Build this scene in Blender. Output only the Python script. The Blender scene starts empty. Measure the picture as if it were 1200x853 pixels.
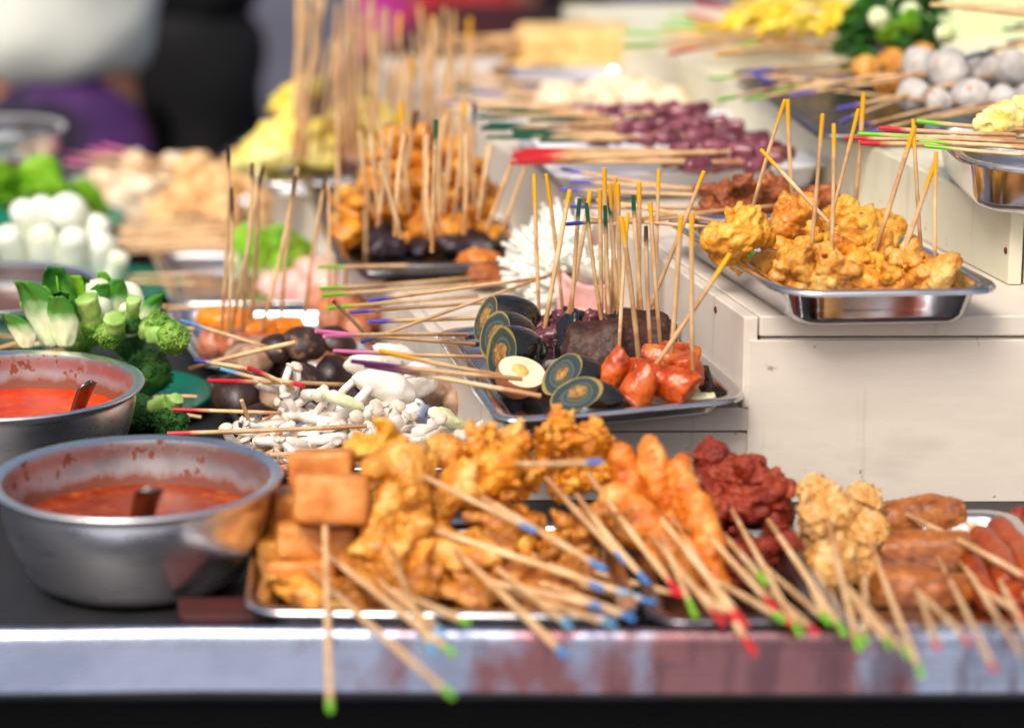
import bpy, bmesh, math, random
from mathutils import Vector, Matrix, Euler, noise
R_ = math.radians
random.seed(7)
SC = bpy.context.scene
COL = SC.collection
H = 0.736                       # camera height over the worktop (worktop is z = 0, street is z = -0.8)
PITCH = math.atan(836 / 3200)
CA, SA = math.cos(PITCH), math.sin(PITCH)
GZ = -0.80

def ray(px, py):
    x = (px - 600) / 3200; y = (426.5 - py) / 3200
    return Vector((x, CA + y * SA, -SA + y * CA))
def G(px, py, z=0.0):           # point of a horizontal plane
    r = ray(px, py); t = (z - H) / r.z
    return Vector((0, 0, H)) + r * t
def V(px, py, Y):               # point at a depth
    r = ray(px, py)
    return Vector((0, 0, H)) + r * (Y / r.y)
def S(p):                       # metres per photo pixel there
    return (p.y * CA - (p.z - H) * SA) / 3200
def U(a, b): return random.uniform(a, b)

# ------------------------------------------------------------------ materials
def lin(c):
    return tuple((v / 255 / 12.92) if v / 255 <= .04045 else ((v / 255 + .055) / 1.055) ** 2.4 for v in c) + (1,)
MATS = {}
def nd(t, ty, **kw):
    n = t.nodes.new(ty)
    for k, v in kw.items():
        if k in n.inputs: n.inputs[k].default_value = v
        else: setattr(n, k, v)
    return n
def mat(name, cols, scale=40, rough=.5, bump=(0, 200), metallic=0, sss=0, coat=0, detail=4, spec=.5, stretch=None, rvar=0, bump2=None, dist=0.0, sssr=.004):
    """cols: list of sRGB colours spread over a 4D noise that differs per object."""
    m = bpy.data.materials.new(name); m.use_nodes = True; MATS[name] = m
    t = m.node_tree; b = t.nodes['Principled BSDF']; L = t.links.new
    tc = nd(t, 'ShaderNodeTexCoord'); oi = nd(t, 'ShaderNodeObjectInfo')
    mul = nd(t, 'ShaderNodeMath', operation='MULTIPLY'); mul.inputs[1].default_value = 60
    L(oi.outputs['Random'], mul.inputs[0])
    vec = tc.outputs['Object']
    if stretch:
        mp = nd(t, 'ShaderNodeMapping'); mp.inputs['Scale'].default_value = stretch
        L(vec, mp.inputs['Vector']); vec = mp.outputs['Vector']
    if len(cols) > 1:
        n = nd(t, 'ShaderNodeTexNoise', noise_dimensions='4D', Scale=scale, Detail=detail, Roughness=.6)
        n.inputs['Distortion'].default_value = dist
        L(vec, n.inputs['Vector']); L(mul.outputs[0], n.inputs['W'])
        r = nd(t, 'ShaderNodeValToRGB'); e = r.color_ramp.elements
        k = len(cols)
        while len(e) < k: e.new(.5)
        for i, c in enumerate(cols):
            e[i].position = .3 + .4 * i / (k - 1); e[i].color = lin(c)
        L(n.outputs['Fac'], r.inputs['Fac']); L(r.outputs['Color'], b.inputs['Base Color'])
        if rvar:
            mr = nd(t, 'ShaderNodeMapRange'); mr.inputs['From Min'].default_value = .3; mr.inputs['From Max'].default_value = .7
            mr.inputs['To Min'].default_value = max(.02, rough - rvar); mr.inputs['To Max'].default_value = rough + rvar
            L(n.outputs['Fac'], mr.inputs['Value']); L(mr.outputs[0], b.inputs['Roughness'])
    else:
        b.inputs['Base Color'].default_value = lin(cols[0])
    if not rvar: b.inputs['Roughness'].default_value = rough
    b.inputs['Metallic'].default_value = metallic
    b.inputs['Specular IOR Level'].default_value = spec
    if sss:
        b.inputs['Subsurface Weight'].default_value = sss; b.inputs['Subsurface Radius'].default_value = (1, .5, .25); b.inputs['Subsurface Scale'].default_value = sssr
    if coat: b.inputs['Coat Weight'].default_value = coat; b.inputs['Coat Roughness'].default_value = .12
    last = None
    for bb in (bump, bump2):
        if bb and bb[0]:
            n2 = nd(t, 'ShaderNodeTexNoise', noise_dimensions='4D', Scale=bb[1], Detail=4, Roughness=.6)
            L(vec, n2.inputs['Vector']); L(mul.outputs[0], n2.inputs['W'])
            bp = nd(t, 'ShaderNodeBump', Strength=bb[0], Distance=bb[2] if len(bb) > 2 else .002)
            L(n2.outputs['Fac'], bp.inputs['Height'])
            if last: L(last.outputs[0], bp.inputs['Normal'])
            last = bp
    if last: L(last.outputs[0], b.inputs['Normal'])
    return m

# ------------------------------------------------------------------ mesh pieces: (verts, faces) in world space
_ico = {}
def ico(sub):
    if sub not in _ico:
        bm = bmesh.new(); bmesh.ops.create_icosphere(bm, subdivisions=sub, radius=1)
        bm.verts.ensure_lookup_table()
        _ico[sub] = ([v.co.copy() for v in bm.verts], [tuple(v.index for v in f.verts) for f in bm.faces]); bm.free()
    return _ico[sub]
def rough(verts, amps, seed):
    """push points of a centred shape outwards by noise; returns factors"""
    o = Vector((seed * 7.31 % 97, seed * 3.17 % 89, seed * 1.73 % 83))
    out = []
    for v in verts:
        d = 0
        for a, f in amps: d += a * noise.noise(v * f + o)
        out.append(d)
    return out
def blob(c, r, rot=(0, 0, 0), sub=3, amps=((.25, 1.6), (.1, 4)), seed=0, box=0, ridged=False):
    vs, fs = ico(sub)
    E = Euler(rot).to_matrix(); c = Vector(c)
    if isinstance(r, (int, float)): r = (r, r, r)
    ds = rough(vs, amps, seed)
    out = []
    for v, d in zip(vs, ds):
        w = v.copy()
        if box:                                     # super-ellipsoid towards a box
            p = box
            k = (abs(v.x) ** p + abs(v.y) ** p + abs(v.z) ** p) ** (-1 / p)
            w = v * k
        w = w * (1 + d)
        out.append(c + E @ Vector((w.x * r[0], w.y * r[1], w.z * r[2])))
    return out, fs
def tube(pts, rad, n=8, cap=True, flat=1.0, start_round=False):
    pts = [Vector(p) for p in pts]
    if isinstance(rad, (int, float)): rad = [rad] * len(pts)
    vs, fs = [], []
    up = Vector((0, 0, 1))
    d0 = (pts[-1] - pts[0]).normalized()
    if abs(d0.z) > .9: up = Vector((0, 1, 0))
    for i, p in enumerate(pts):
        d = (pts[min(i + 1, len(pts) - 1)] - pts[max(i - 1, 0)]).normalized()
        a = d.cross(up).normalized(); b = a.cross(d)
        for k in range(n):
            t = 2 * math.pi * k / n
            vs.append(p + (a * math.cos(t) + b * math.sin(t) * flat) * rad[i])
    for i in range(len(pts) - 1):
        for k in range(n):
            fs.append((i * n + k, i * n + (k + 1) % n, (i + 1) * n + (k + 1) % n, (i + 1) * n + k))
    if cap:
        fs.append(tuple(range(n - 1, -1, -1))); m = (len(pts) - 1) * n; fs.append(tuple(m + k for k in range(n)))
    return vs, fs
def capsule(pts, r, n=12, ends=.9):
    """tube with rounded ends"""
    pts = [Vector(p) for p in pts]
    d0 = (pts[1] - pts[0]).normalized(); d1 = (pts[-1] - pts[-2]).normalized()
    P, Q = [], []
    for k in range(4):
        a = math.pi / 2 * k / 4
        P.append(pts[0] - d0 * r * ends * math.cos(a)); Q.append(max(r * math.sin(a), r * .05))
    for p in pts: P.append(p); Q.append(r)
    for k in range(3, -1, -1):
        a = math.pi / 2 * k / 4
        P.append(pts[-1] + d1 * r * ends * math.cos(a)); Q.append(max(r * math.sin(a), r * .05))
    return tube(P, Q, n)
def lathe(prof, c, n=48, closed=False):
    c = Vector(c); vs, fs = [], []
    for r, z in prof:
        for k in range(n):
            t = 2 * math.pi * k / n
            vs.append(c + Vector((r * math.cos(t), r * math.sin(t), z)))
    m = len(prof)
    for i in range(m - 1):
        for k in range(n): fs.append((i * n + k, i * n + (k + 1) % n, (i + 1) * n + (k + 1) % n, (i + 1) * n + k))
    return vs, fs
def prism(poly, z0, z1):
    n = len(poly)
    vs = [Vector((p[0], p[1], z0)) for p in poly] + [Vector((p[0], p[1], z1)) for p in poly]
    fs = [tuple(range(n - 1, -1, -1)), tuple(range(n, 2 * n))] + [(k, (k + 1) % n, n + (k + 1) % n, n + k) for k in range(n)]
    return vs, fs
def merge(*lst):
    vs, fs = [], []
    for v, f in lst:
        o = len(vs); vs += list(v); fs += [tuple(i + o for i in q) for q in f]
    return vs, fs
def xf(g, M):
    return [M @ v for v in g[0]], g[1]
def grid(fn, nu, nv):
    """a sheet: fn(u, v) in 0..1"""
    vs = [Vector(fn(i / nu, j / nv)) for j in range(nv + 1) for i in range(nu + 1)]
    fs = [(j * (nu + 1) + i, j * (nu + 1) + i + 1, (j + 1) * (nu + 1) + i + 1, (j + 1) * (nu + 1) + i) for j in range(nv) for i in range(nu)]
    return vs, fs
def fuse(pieces, voxel=.003, amps=((.0015, 60), (.0008, 180)), seed=0, smooth=0):
    """melt several shapes into one skin, then roughen it along its normals"""
    vs, fs = merge(*pieces)
    me = bpy.data.meshes.new('tmp'); me.from_pydata(vs, [], fs)
    ob = bpy.data.objects.new('tmp', me); COL.objects.link(ob)
    md = ob.modifiers.new('r', 'REMESH'); md.mode = 'VOXEL'; md.voxel_size = voxel
    if smooth:
        s = ob.modifiers.new('s', 'SMOOTH'); s.iterations = smooth; s.factor = .5
    dg = bpy.context.evaluated_depsgraph_get()
    e = ob.evaluated_get(dg); m2 = e.to_mesh()
    nv = len(m2.vertices)
    co = [v.co.copy() for v in m2.vertices]; no = [v.normal.copy() for v in m2.vertices]
    fs2 = [tuple(p.vertices) for p in m2.polygons]
    e.to_mesh_clear()
    bpy.data.objects.remove(ob); bpy.data.meshes.remove(me)
    o = Vector((seed * 7.31 % 97, seed * 3.17 % 89, seed * 1.73 % 83))
    out = []
    for p, q in zip(co, no):
        d = 0
        for a, f in amps:                       # negative frequency: ragged, crested noise
            d += a * noise.noise(p * f + o) if f > 0 else a * (1 - 2.6 * abs(noise.noise(p * -f + o)))
        out.append(p + q * d)
    return out, fs2

# ------------------------------------------------------------------ objects
def thing(name, label, cat, loc, group=None, kind=None):
    o = bpy.data.objects.new(name, None); COL.objects.link(o)
    o.location = loc; o.empty_display_size = .02
    o['label'] = label; o['category'] = cat
    if group: o['group'] = group
    if kind: o['kind'] = kind
    return o
def wpos(o):
    p = Vector(o.location)
    while o.parent: o = o.parent; p += Vector(o.location)
    return p
def part(name, g, m, parent=None, smooth=True, label=None, attr=None, auto=None):
    """one mesh; its vertices come in world space and are stored relative to the parent"""
    vs, fs = g
    base = wpos(parent) if parent else Vector((0, 0, 0))
    me = bpy.data.meshes.new(name); me.from_pydata([v - base for v in vs], [], fs)
    if isinstance(m, str): m = MATS[m]
    me.materials.append(m)
    me.polygons.foreach_set('use_smooth', [smooth] * len(me.polygons))
    if attr:
        a = me.attributes.new('t', 'FLOAT', 'POINT'); a.data.foreach_set('value', attr)
    me.update()
    if auto is not None:
        bm = bmesh.new(); bm.from_mesh(me)
        for e in bm.edges:
            if len(e.link_faces) == 2 and e.calc_face_angle(0) > auto: e.smooth = False
        bm.to_mesh(me); bm.free()
    o = bpy.data.objects.new(name, me); COL.objects.link(o)
    if parent: o.parent = parent
    if label: o['label'] = label
    return o
def solo(name, g, m, label, cat, group=None, kind=None, smooth=True, auto=None):
    """a thing of one mesh, its origin at the middle of its foot"""
    vs = g[0]
    lo = Vector((min(v.x for v in vs), min(v.y for v in vs), min(v.z for v in vs))); hi = Vector((max(v.x for v in vs), max(v.y for v in vs), max(v.z for v in vs)))
    b = Vector(((lo.x + hi.x) / 2, (lo.y + hi.y) / 2, lo.z))
    o = part(name, ([v - b for v in vs], g[1]), m, None, smooth, auto=auto); o.location = b
    if kind: o['kind'] = kind
    if label: o['label'] = label
    if cat: o['category'] = cat
    if group: o['group'] = group
    return o
def bevel(o, w=.002, seg=2):
    b = o.modifiers.new('bevel', 'BEVEL'); b.width = w; b.segments = seg; b.limit_method = 'ANGLE'; b.angle_limit = R_(40)
    return o

# ------------------------------------------------------------------ palette
def bamboo():
    m = mat('bamboo', [(182, 134, 86), (218, 176, 126), (236, 206, 162)], 34, .5, (.3, 900, .0004), detail=7)
    t = m.node_tree; b = t.nodes['Principled BSDF']; L = t.links.new
    at = nd(t, 'ShaderNodeAttribute', attribute_name='t'); tc = nd(t, 'ShaderNodeTexCoord'); n = nd(t, 'ShaderNodeTexNoise', Scale=90, Detail=3); L(tc.outputs['Object'], n.inputs['Vector'])
    a = nd(t, 'ShaderNodeMath', operation='MULTIPLY_ADD'); a.inputs[1].default_value = .35; L(n.outputs['Fac'], a.inputs[0]); L(at.outputs['Fac'], a.inputs[2])
    r = nd(t, 'ShaderNodeValToRGB'); e = r.color_ramp.elements; e[0].position = .90; e[0].color = (0, 0, 0, 1); e[1].position = 1.2; e[1].color = (.6, .6, .6, 1)
    L(a.outputs[0], r.inputs['Fac']); old = b.inputs['Base Color'].links[0].from_socket
    oi = nd(t, 'ShaderNodeObjectInfo'); hs = nd(t, 'ShaderNodeHueSaturation'); mr = nd(t, 'ShaderNodeMapRange'); mr.inputs['To Min'].default_value = .82; mr.inputs['To Max'].default_value = 1.12
    L(oi.outputs['Random'], mr.inputs['Value']); L(mr.outputs[0], hs.inputs['Value']); L(old, hs.inputs['Color'])
    mx = nd(t, 'ShaderNodeMix', data_type='RGBA'); L(r.outputs['Color'], mx.inputs[0]); L(hs.outputs[0], mx.inputs[6]); mx.inputs[7].default_value = lin((150, 84, 26)); L(mx.outputs[2], b.inputs['Base Color'])
bamboo()
TIPC = {'yellow': (238, 172, 18), 'pine': (10, 84, 58), 'green': (118, 190, 40), 'red': (204, 36, 46), 'blue': (66, 128, 190), 'navy': (46, 62, 150),
        'purple': (98, 88, 178), 'pink': (232, 120, 170), 'black': (24, 18, 16), 'plum': (96, 24, 88), 'sky': (96, 164, 200), 'brown': (84, 50, 26), 'slate': (40, 62, 78)}
def tipmat(name, rgb):
    m = bpy.data.materials.new('tip_' + name); m.use_nodes = True; MATS['tip_' + name] = m
    t = m.node_tree; b = t.nodes['Principled BSDF']; L = t.links.new
    at = nd(t, 'ShaderNodeAttribute', attribute_name='t')
    tc = nd(t, 'ShaderNodeTexCoord'); n = nd(t, 'ShaderNodeTexNoise', Scale=260, Detail=3)
    L(tc.outputs['Object'], n.inputs['Vector'])
    s = nd(t, 'ShaderNodeMath', operation='SUBTRACT'); s.inputs[1].default_value = .5; L(n.outputs['Fac'], s.inputs[0])
    ml = nd(t, 'ShaderNodeMath', operation='MULTIPLY_ADD'); ml.inputs[1].default_value = .35; L(s.outputs[0], ml.inputs[0]); L(at.outputs['Fac'], ml.inputs[2])
    r = nd(t, 'ShaderNodeValToRGB'); e = r.color_ramp.elements
    e[0].position = .58; e[0].color = lin(rgb); e[1].position = 1.0; e[1].color = lin((218, 176, 126))
    L(ml.outputs[0], r.inputs['Fac']); L(r.outputs['Color'], b.inputs['Base Color'])
    b.inputs['Roughness'].default_value = .42
for k, v in TIPC.items(): tipmat(k, v)

SK = []          # every skewer: remembered for its label
ORD = 'first second third fourth fifth sixth seventh eighth ninth tenth eleventh twelfth thirteenth fourteenth fifteenth sixteenth seventeenth eighteenth nineteenth twentieth'.split() + ['twenty-first', 'twenty-second', 'twenty-third', 'twenty-fourth', 'twenty-fifth', 'twenty-sixth', 'twenty-seventh', 'twenty-eighth', 'twenty-ninth', 'thirtieth', 'thirty-first', 'thirty-second', 'thirty-third', 'thirty-fourth', 'thirty-fifth', 'thirty-sixth', 'thirty-seventh', 'thirty-eighth', 'thirty-ninth', 'fortieth']
SEED = [0]
def skewer(A, B, tip=None, tl=.045, label=None, group=None, foods=(), r=.0022, key=None, name='skewer', bend=.0012, tip2=None):
    """A = free end, B = end inside the food. foods: (part name, geometry, material[, sub parts])"""
    A, B = Vector(A), Vector(B); SEED[0] += 1
    d = B - A; ln = d.length; dn = d.normalized()
    side = dn.cross(Vector((0, 0, 1)) if abs(dn.z) < .9 else Vector((1, 0, 0))).normalized(); s2 = side.cross(dn)
    k1, k2 = U(-bend, bend), U(-bend, bend)
    if label and len(label.split()) > 16:
        for q in ('a ', 'an ', 'the ', ''):
            if label.startswith('skewer with ' + q): label = 'skewered ' + label[len('skewer with ' + q):]; break
    o = thing(name, label or 'plain bamboo skewer', 'skewer', B, group)
    rr = r * U(.85, 1.12)
    def P(u): return A + d * u + (side * k1 + s2 * k2) * 4 * u * (1 - u)
    u0 = min(.45, tl / ln) if tip else 0
    us = [u0 + (1 - u0) * i / 8 for i in range(9)]
    st = part('stick', tube([P(u) for u in us], [rr * U(.93, 1.05) for _ in us], 8), 'bamboo', o, auto=R_(60), attr=[u for u in us for _ in range(8)])
    if tip:
        m = 6; us = [u0 * i / m for i in range(m + 1)]
        rads = [rr * 1.03] * (m + 1); rads[0] *= .9
        g = tube([P(u) for u in us], rads, 8)
        part('painted_tip', g, 'tip_' + tip, st, attr=[i / m for i in range(m + 1) for _ in range(8)], auto=R_(60))
    for f in foods:
        p = part(f[0], f[1], f[2], o)
        for q in (f[3] if len(f) > 3 else ()): part(q[0], q[1], q[2], p)
    SK.append((o, key, tip, A))
    return o
# ------------------------------------------------------------------ food and setting materials
mat('cream_paint', [(204, 193, 180), (220, 210, 197), (213, 203, 190), (224, 215, 203)], 5, .46, (.08, 260, .0005), stretch=(1, 1, 3), detail=8, bump2=(.05, 900, .0005))
mat('cream_green', [(206, 202, 172), (220, 214, 190), (214, 210, 180)], 5, .5, (.08, 260, .0005), stretch=(1, 1, 3), detail=8, bump2=(.05, 900, .0005))  # high step colour, greener than the cream of the other steps
mat('pale_green_paint', [(196, 212, 160), (210, 222, 178)], 9, .5, (.1, 60, .002))
def stain(name):
    m = MATS[name]; t = m.node_tree; b = t.nodes['Principled BSDF']; L = t.links.new
    tc = nd(t, 'ShaderNodeTexCoord'); old = b.inputs['Base Color'].links[0].from_socket
    for sc_, st, lo, hi, col, f in ((26, (1, 1, .06), .63, .74, (150, 118, 84), .42), (60, (1, 1, 1), .69, .73, (104, 70, 44), .6), (7, (1, 1, .5), .56, .72, (176, 158, 138), .35), (240, (.06, .1, 1), .70, .76, (150, 138, 124), .45)):
        mp = nd(t, 'ShaderNodeMapping'); mp.inputs['Scale'].default_value = st; L(tc.outputs['Object'], mp.inputs['Vector'])
        n = nd(t, 'ShaderNodeTexNoise', Scale=sc_, Detail=4, Roughness=.6); L(mp.outputs[0], n.inputs['Vector'])
        r = nd(t, 'ShaderNodeValToRGB'); e = r.color_ramp.elements; e[0].position = lo; e[0].color = (0, 0, 0, 1); e[1].position = hi; e[1].color = (f, f, f, 1); L(n.outputs['Fac'], r.inputs['Fac'])
        mx = nd(t, 'ShaderNodeMix', data_type='RGBA'); L(r.outputs['Color'], mx.inputs[0]); L(old, mx.inputs[6]); mx.inputs[7].default_value = lin(col); L(mx.outputs[2], b.inputs['Base Color']); old = mx.outputs[2]
stain('cream_paint'); stain('cream_green')
mat('rust', [(70, 30, 10), (120, 56, 16)], 300, .9)
mat('steel', [(188, 188, 192), (214, 214, 217), (202, 202, 206)], 14, .15, (.05, 40, .002), metallic=1, rvar=.06)
mat('pot_steel', [(222, 222, 226), (242, 242, 244), (232, 232, 236)], 12, .30, (.05, 24, .002), metallic=1, rvar=.06, stretch=(1, 1, 5), bump2=(.03, 300, .0005))
mat('dark_steel', [(96, 94, 98), (130, 128, 132)], 16, .3, (.05, 50, .002), metallic=1, rvar=.1)
mat('white_enamel', [(206, 208, 214), (222, 223, 228)], 20, .25, (.02, 40))
mat('worktop_steel', [(34, 34, 37), (60, 60, 64)], 7, .5, (.08, 60), metallic=.5, rvar=.1)
mat('hollow_black', [(4, 4, 5), (8, 8, 9)], 30, .9, (.2, 200), spec=.2)
mat('red_wood', [(44, 14, 12), (84, 30, 26)], 24, .6, (.2, 120), stretch=(1, 8, 8))
mat('green_plastic', [(0, 112, 84), (0, 126, 94)], 20, .3)
mat('leaf_dark', [(18, 66, 20), (44, 106, 30), (84, 148, 50)], 45, .38, (.3, 120, .003), sss=.1)
mat('leaf_light', [(70, 140, 16), (124, 188, 30), (160, 206, 60)], 40, .4, (.3, 120, .003), sss=.1)
mat('leaf_stem', [(196, 214, 150), (228, 236, 200), (240, 242, 222)], 30, .35, (.15, 150), sss=.2)
mat('radish_white', [(206, 220, 168), (236, 240, 220), (244, 246, 234), (222, 230, 190)], 28, .4, (.12, 120), sss=.2)
mat('broccoli_green', [(20, 62, 22), (44, 98, 30), (84, 132, 40)], 60, .55, (.6, 900, .001))
mat('broccoli_light', [(64, 116, 32), (108, 158, 50), (160, 190, 84)], 60, .55, (.6, 900, .001))
mat('broccoli_stalk', [(110, 158, 58), (150, 188, 92), (190, 212, 140)], 50, .45, (.2, 200))
mat('shiitake_cap', [(18, 10, 9), (46, 25, 20), (74, 44, 33)], 55, .42, (.35, 220, .002), coat=.1)
mat('shiitake_mottled', [(22, 13, 11), (60, 36, 27), (150, 110, 80)], 70, .5, (.5, 200, .002), dist=1.2)
mat('shiitake_pale', [(96, 64, 46), (158, 122, 96), (208, 176, 148)], 46, .5, (.35, 200, .002))
mat('gill', [(190, 160, 128), (216, 190, 158)], 90, .6, (.3, 300))
mat('shimeji_white', [(222, 206, 188), (240, 232, 222), (246, 242, 234)], 60, .38, (.12, 250), sss=.3)
mat('shimeji_cap', [(212, 192, 172), (234, 220, 204)], 60, .4, (.1, 250), sss=.2)
mat('enoki_white', [(236, 236, 222), (248, 248, 240)], 60, .35, (.1, 200), sss=.2)
mat('ham_pink', [(214, 150, 150), (230, 178, 176), (238, 200, 196)], 50, .45, (.3, 160), sss=.15)
mat('leek', [(190, 206, 130), (226, 232, 188), (244, 244, 224)], 30, .4, (.1, 200), sss=.2)
mat('fry_gold', [(166, 86, 14), (218, 146, 46), (238, 194, 104)], 55, .38, (.5, 240, .003), coat=.2, sss=.05, detail=6, bump2=(.4, 700, .0012))
mat('fry_light', [(176, 94, 18), (216, 148, 52), (236, 196, 118)], 45, .38, (.5, 240, .003), coat=.16, sss=.04, detail=7, bump2=(.45, 700, .0012))
mat('fry_orange', [(170, 82, 6), (222, 138, 22), (242, 184, 70)], 60, .4, (.5, 240, .003), coat=.18, sss=.04, detail=8, bump2=(.45, 750, .0012))
mat('fry_brown', [(124, 64, 12), (188, 114, 34), (220, 156, 70)], 60, .4, (.6, 260, .003), coat=.18, detail=8, bump2=(.5, 700, .0013))
mat('fry_yellow', [(196, 110, 16), (230, 160, 40), (240, 192, 84)], 60, .42, (.6, 260, .003), coat=.15, sss=.08, detail=8, bump2=(.45, 750, .0012))
mat('meat_red', [(84, 20, 10), (140, 44, 24), (178, 84, 48)], 55, .42, (.7, 260, .003), coat=.05, spec=.35, detail=8, bump2=(.5, 750, .0013))
mat('meat_brown', [(92, 38, 12), (150, 76, 26), (190, 112, 48)], 55, .5, (.6, 220, .003), coat=.06, detail=8, bump2=(.45, 750, .0012))
mat('tofu_skin', [(178, 88, 18), (208, 130, 54), (224, 162, 92)], 40, .46, (.5, 220, .002), coat=.1, detail=8, bump2=(.35, 700, .001))
mat('prawn_orange', [(180, 76, 8), (216, 120, 28), (236, 182, 104)], 60, .44, (.5, 240, .003), coat=.05, sss=.03, detail=8, bump2=(.35, 700, .0012))
mat('roll_skin', [(94, 42, 6), (154, 82, 20), (190, 118, 46)], 80, .36, (.6, 420, .002), coat=.12, stretch=(1, 1, 2), detail=8)
mat('roll_filling', [(176, 128, 92), (212, 174, 140)], 160, .5, (.4, 400))
mat('sausage', [(116, 32, 2), (150, 52, 5), (176, 82, 20)], 40, .34, (.35, 160, .002), coat=.04, spec=.3, detail=6, bump2=(.15, 600, .0008))
mat('sausage_red', [(118, 30, 4), (190, 72, 14), (214, 116, 46)], 60, .3, (.3, 220, .002), coat=.2, spec=.4)
mat('sausage_cut', [(186, 84, 58), (212, 122, 92)], 120, .35, (.3, 300), coat=.3)
mat('char', [(20, 12, 10), (54, 26, 18)], 90, .5, (.5, 300))
mat('shrimp_ball', [(176, 104, 30), (216, 160, 84), (234, 204, 154)], 90, .42, (.6, 420, .003), coat=.1, sss=.12)
mat('fish_ball', [(156, 150, 144), (190, 184, 178), (206, 202, 196)], 60, .5, (.45, 260, .002), sss=.15)
mat('speck_orange', [(222, 130, 80), (230, 150, 100)], 50, .5)
mat('cauliflower', [(226, 190, 70), (240, 218, 130), (246, 236, 190)], 60, .5, (.5, 260))
mat('orange_cake', [(226, 112, 4), (246, 148, 10)], 40, .4, (.2, 140), coat=.2, sss=.1)
mat('brown_ball', [(150, 74, 40), (190, 112, 76), (214, 150, 116)], 40, .35, (.3, 160), coat=.25, sss=.1)
mat('liver', [(28, 14, 10), (62, 34, 24), (94, 58, 42)], 46, .5, (.4, 380, .0015), coat=.03, spec=.3, detail=9)
mat('liver_skin', [(12, 9, 11), (28, 20, 22)], 50, .3, (.5, 140, .003), coat=.4)
mat('liver_purple', [(46, 18, 28), (90, 40, 50), (130, 66, 62)], 55, .3, (.5, 200, .003), coat=.35)
mat('egg_dark', [(10, 11, 11), (26, 24, 20), (52, 42, 24)], 26, .12, (.1, 60), coat=.5, spec=.6)
mat('egg_gold', [(110, 84, 30), (168, 138, 66)], 50, .25, (.1, 120), coat=.3)
mat('egg_white', [(226, 206, 164), (242, 230, 200)], 60, .3, (.1, 100), sss=.1)
mat('egg_brown', [(140, 76, 48), (176, 108, 74)], 30, .3, (.1, 100))
mat('egg_yolk', [(222, 170, 70), (238, 206, 128)], 100, .5, (.7, 300, .003))
mat('century_yolk', [(96, 64, 26), (158, 114, 54), (200, 158, 92)], 170, .5, (.9, 320, .003))
mat('pepper_green', [(80, 140, 30), (128, 176, 56), (196, 208, 130)], 60, .35, (.3, 200), coat=.1)
mat('mayo', [(226, 224, 176), (238, 236, 204)], 90, .4, (.5, 200), sss=.2)
mat('sausage_purple', [(70, 22, 32), (116, 50, 64), (164, 100, 112)], 40, .32, (.25, 120), coat=.35)
mat('pale_pile', [(226, 200, 160), (240, 226, 200)], 40, .5, (.3, 140), sss=.1)
mat('tan_pile', [(206, 150, 88), (226, 184, 128), (236, 206, 160)], 40, .5, (.4, 140), sss=.1)
mat('yellow_pile', [(222, 192, 50), (240, 220, 110), (246, 238, 176)], 30, .45, (.3, 120), sss=.1)
mat('tofu_slab', [(206, 152, 70), (226, 186, 116), (232, 200, 140)], 22, .5, (.3, 140))
mat('pink_slice', [(214, 138, 130), (236, 180, 172), (240, 206, 196)], 40, .4, (.2, 140), sss=.2)
mat('black_fungus', [(16, 11, 13), (44, 30, 36), (84, 68, 82)], 36, .42, (.5, 120), coat=.08)
mat('taro', [(120, 104, 112), (150, 130, 136)], 60, .5, (.3, 160))
mat('ladle_steel', [(120, 118, 112), (150, 148, 142)], 30, .3, metallic=1)
mat('pavement', [(66, 64, 74), (84, 82, 94), (96, 94, 108)], 1.2, .7, (.2, 30, .01), detail=8)  # street colour kept dark to carry the shade lying behind the stall
mat('pale_bounce_ground', [(166, 166, 171), (188, 188, 193), (202, 202, 205)], 1.5, .8, (.2, 40, .005))
mat('shirt_white', [(228, 234, 222), (242, 244, 236)], 6, .8, (.3, 40))
mat('skirt_navy', [(6, 6, 14), (16, 15, 34), (84, 44, 110), (126, 44, 96)], 5, .8, (.3, 60))
mat('cloth_black', [(6, 6, 8), (14, 13, 17)], 8, .85, (.3, 60))
mat('cloth_magenta', [(160, 30, 120), (206, 60, 160)], 6, .8, (.3, 50))
mat('cloth_red', [(150, 22, 28), (186, 40, 44)], 6, .8, (.3, 50))
mat('cloth_maroon', [(40, 6, 8), (70, 12, 14)], 6, .8, (.3, 50))
mat('skin', [(160, 106, 78), (186, 130, 98)], 20, .5, (.1, 200), sss=.1)
mat('hair', [(12, 9, 8), (24, 18, 15)], 60, .5, (.4, 300), stretch=(1, 1, .2))
mat('noodle_yellow', [(220, 176, 10), (240, 206, 40), (246, 226, 110)], 30, .45, (.3, 120))

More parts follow.
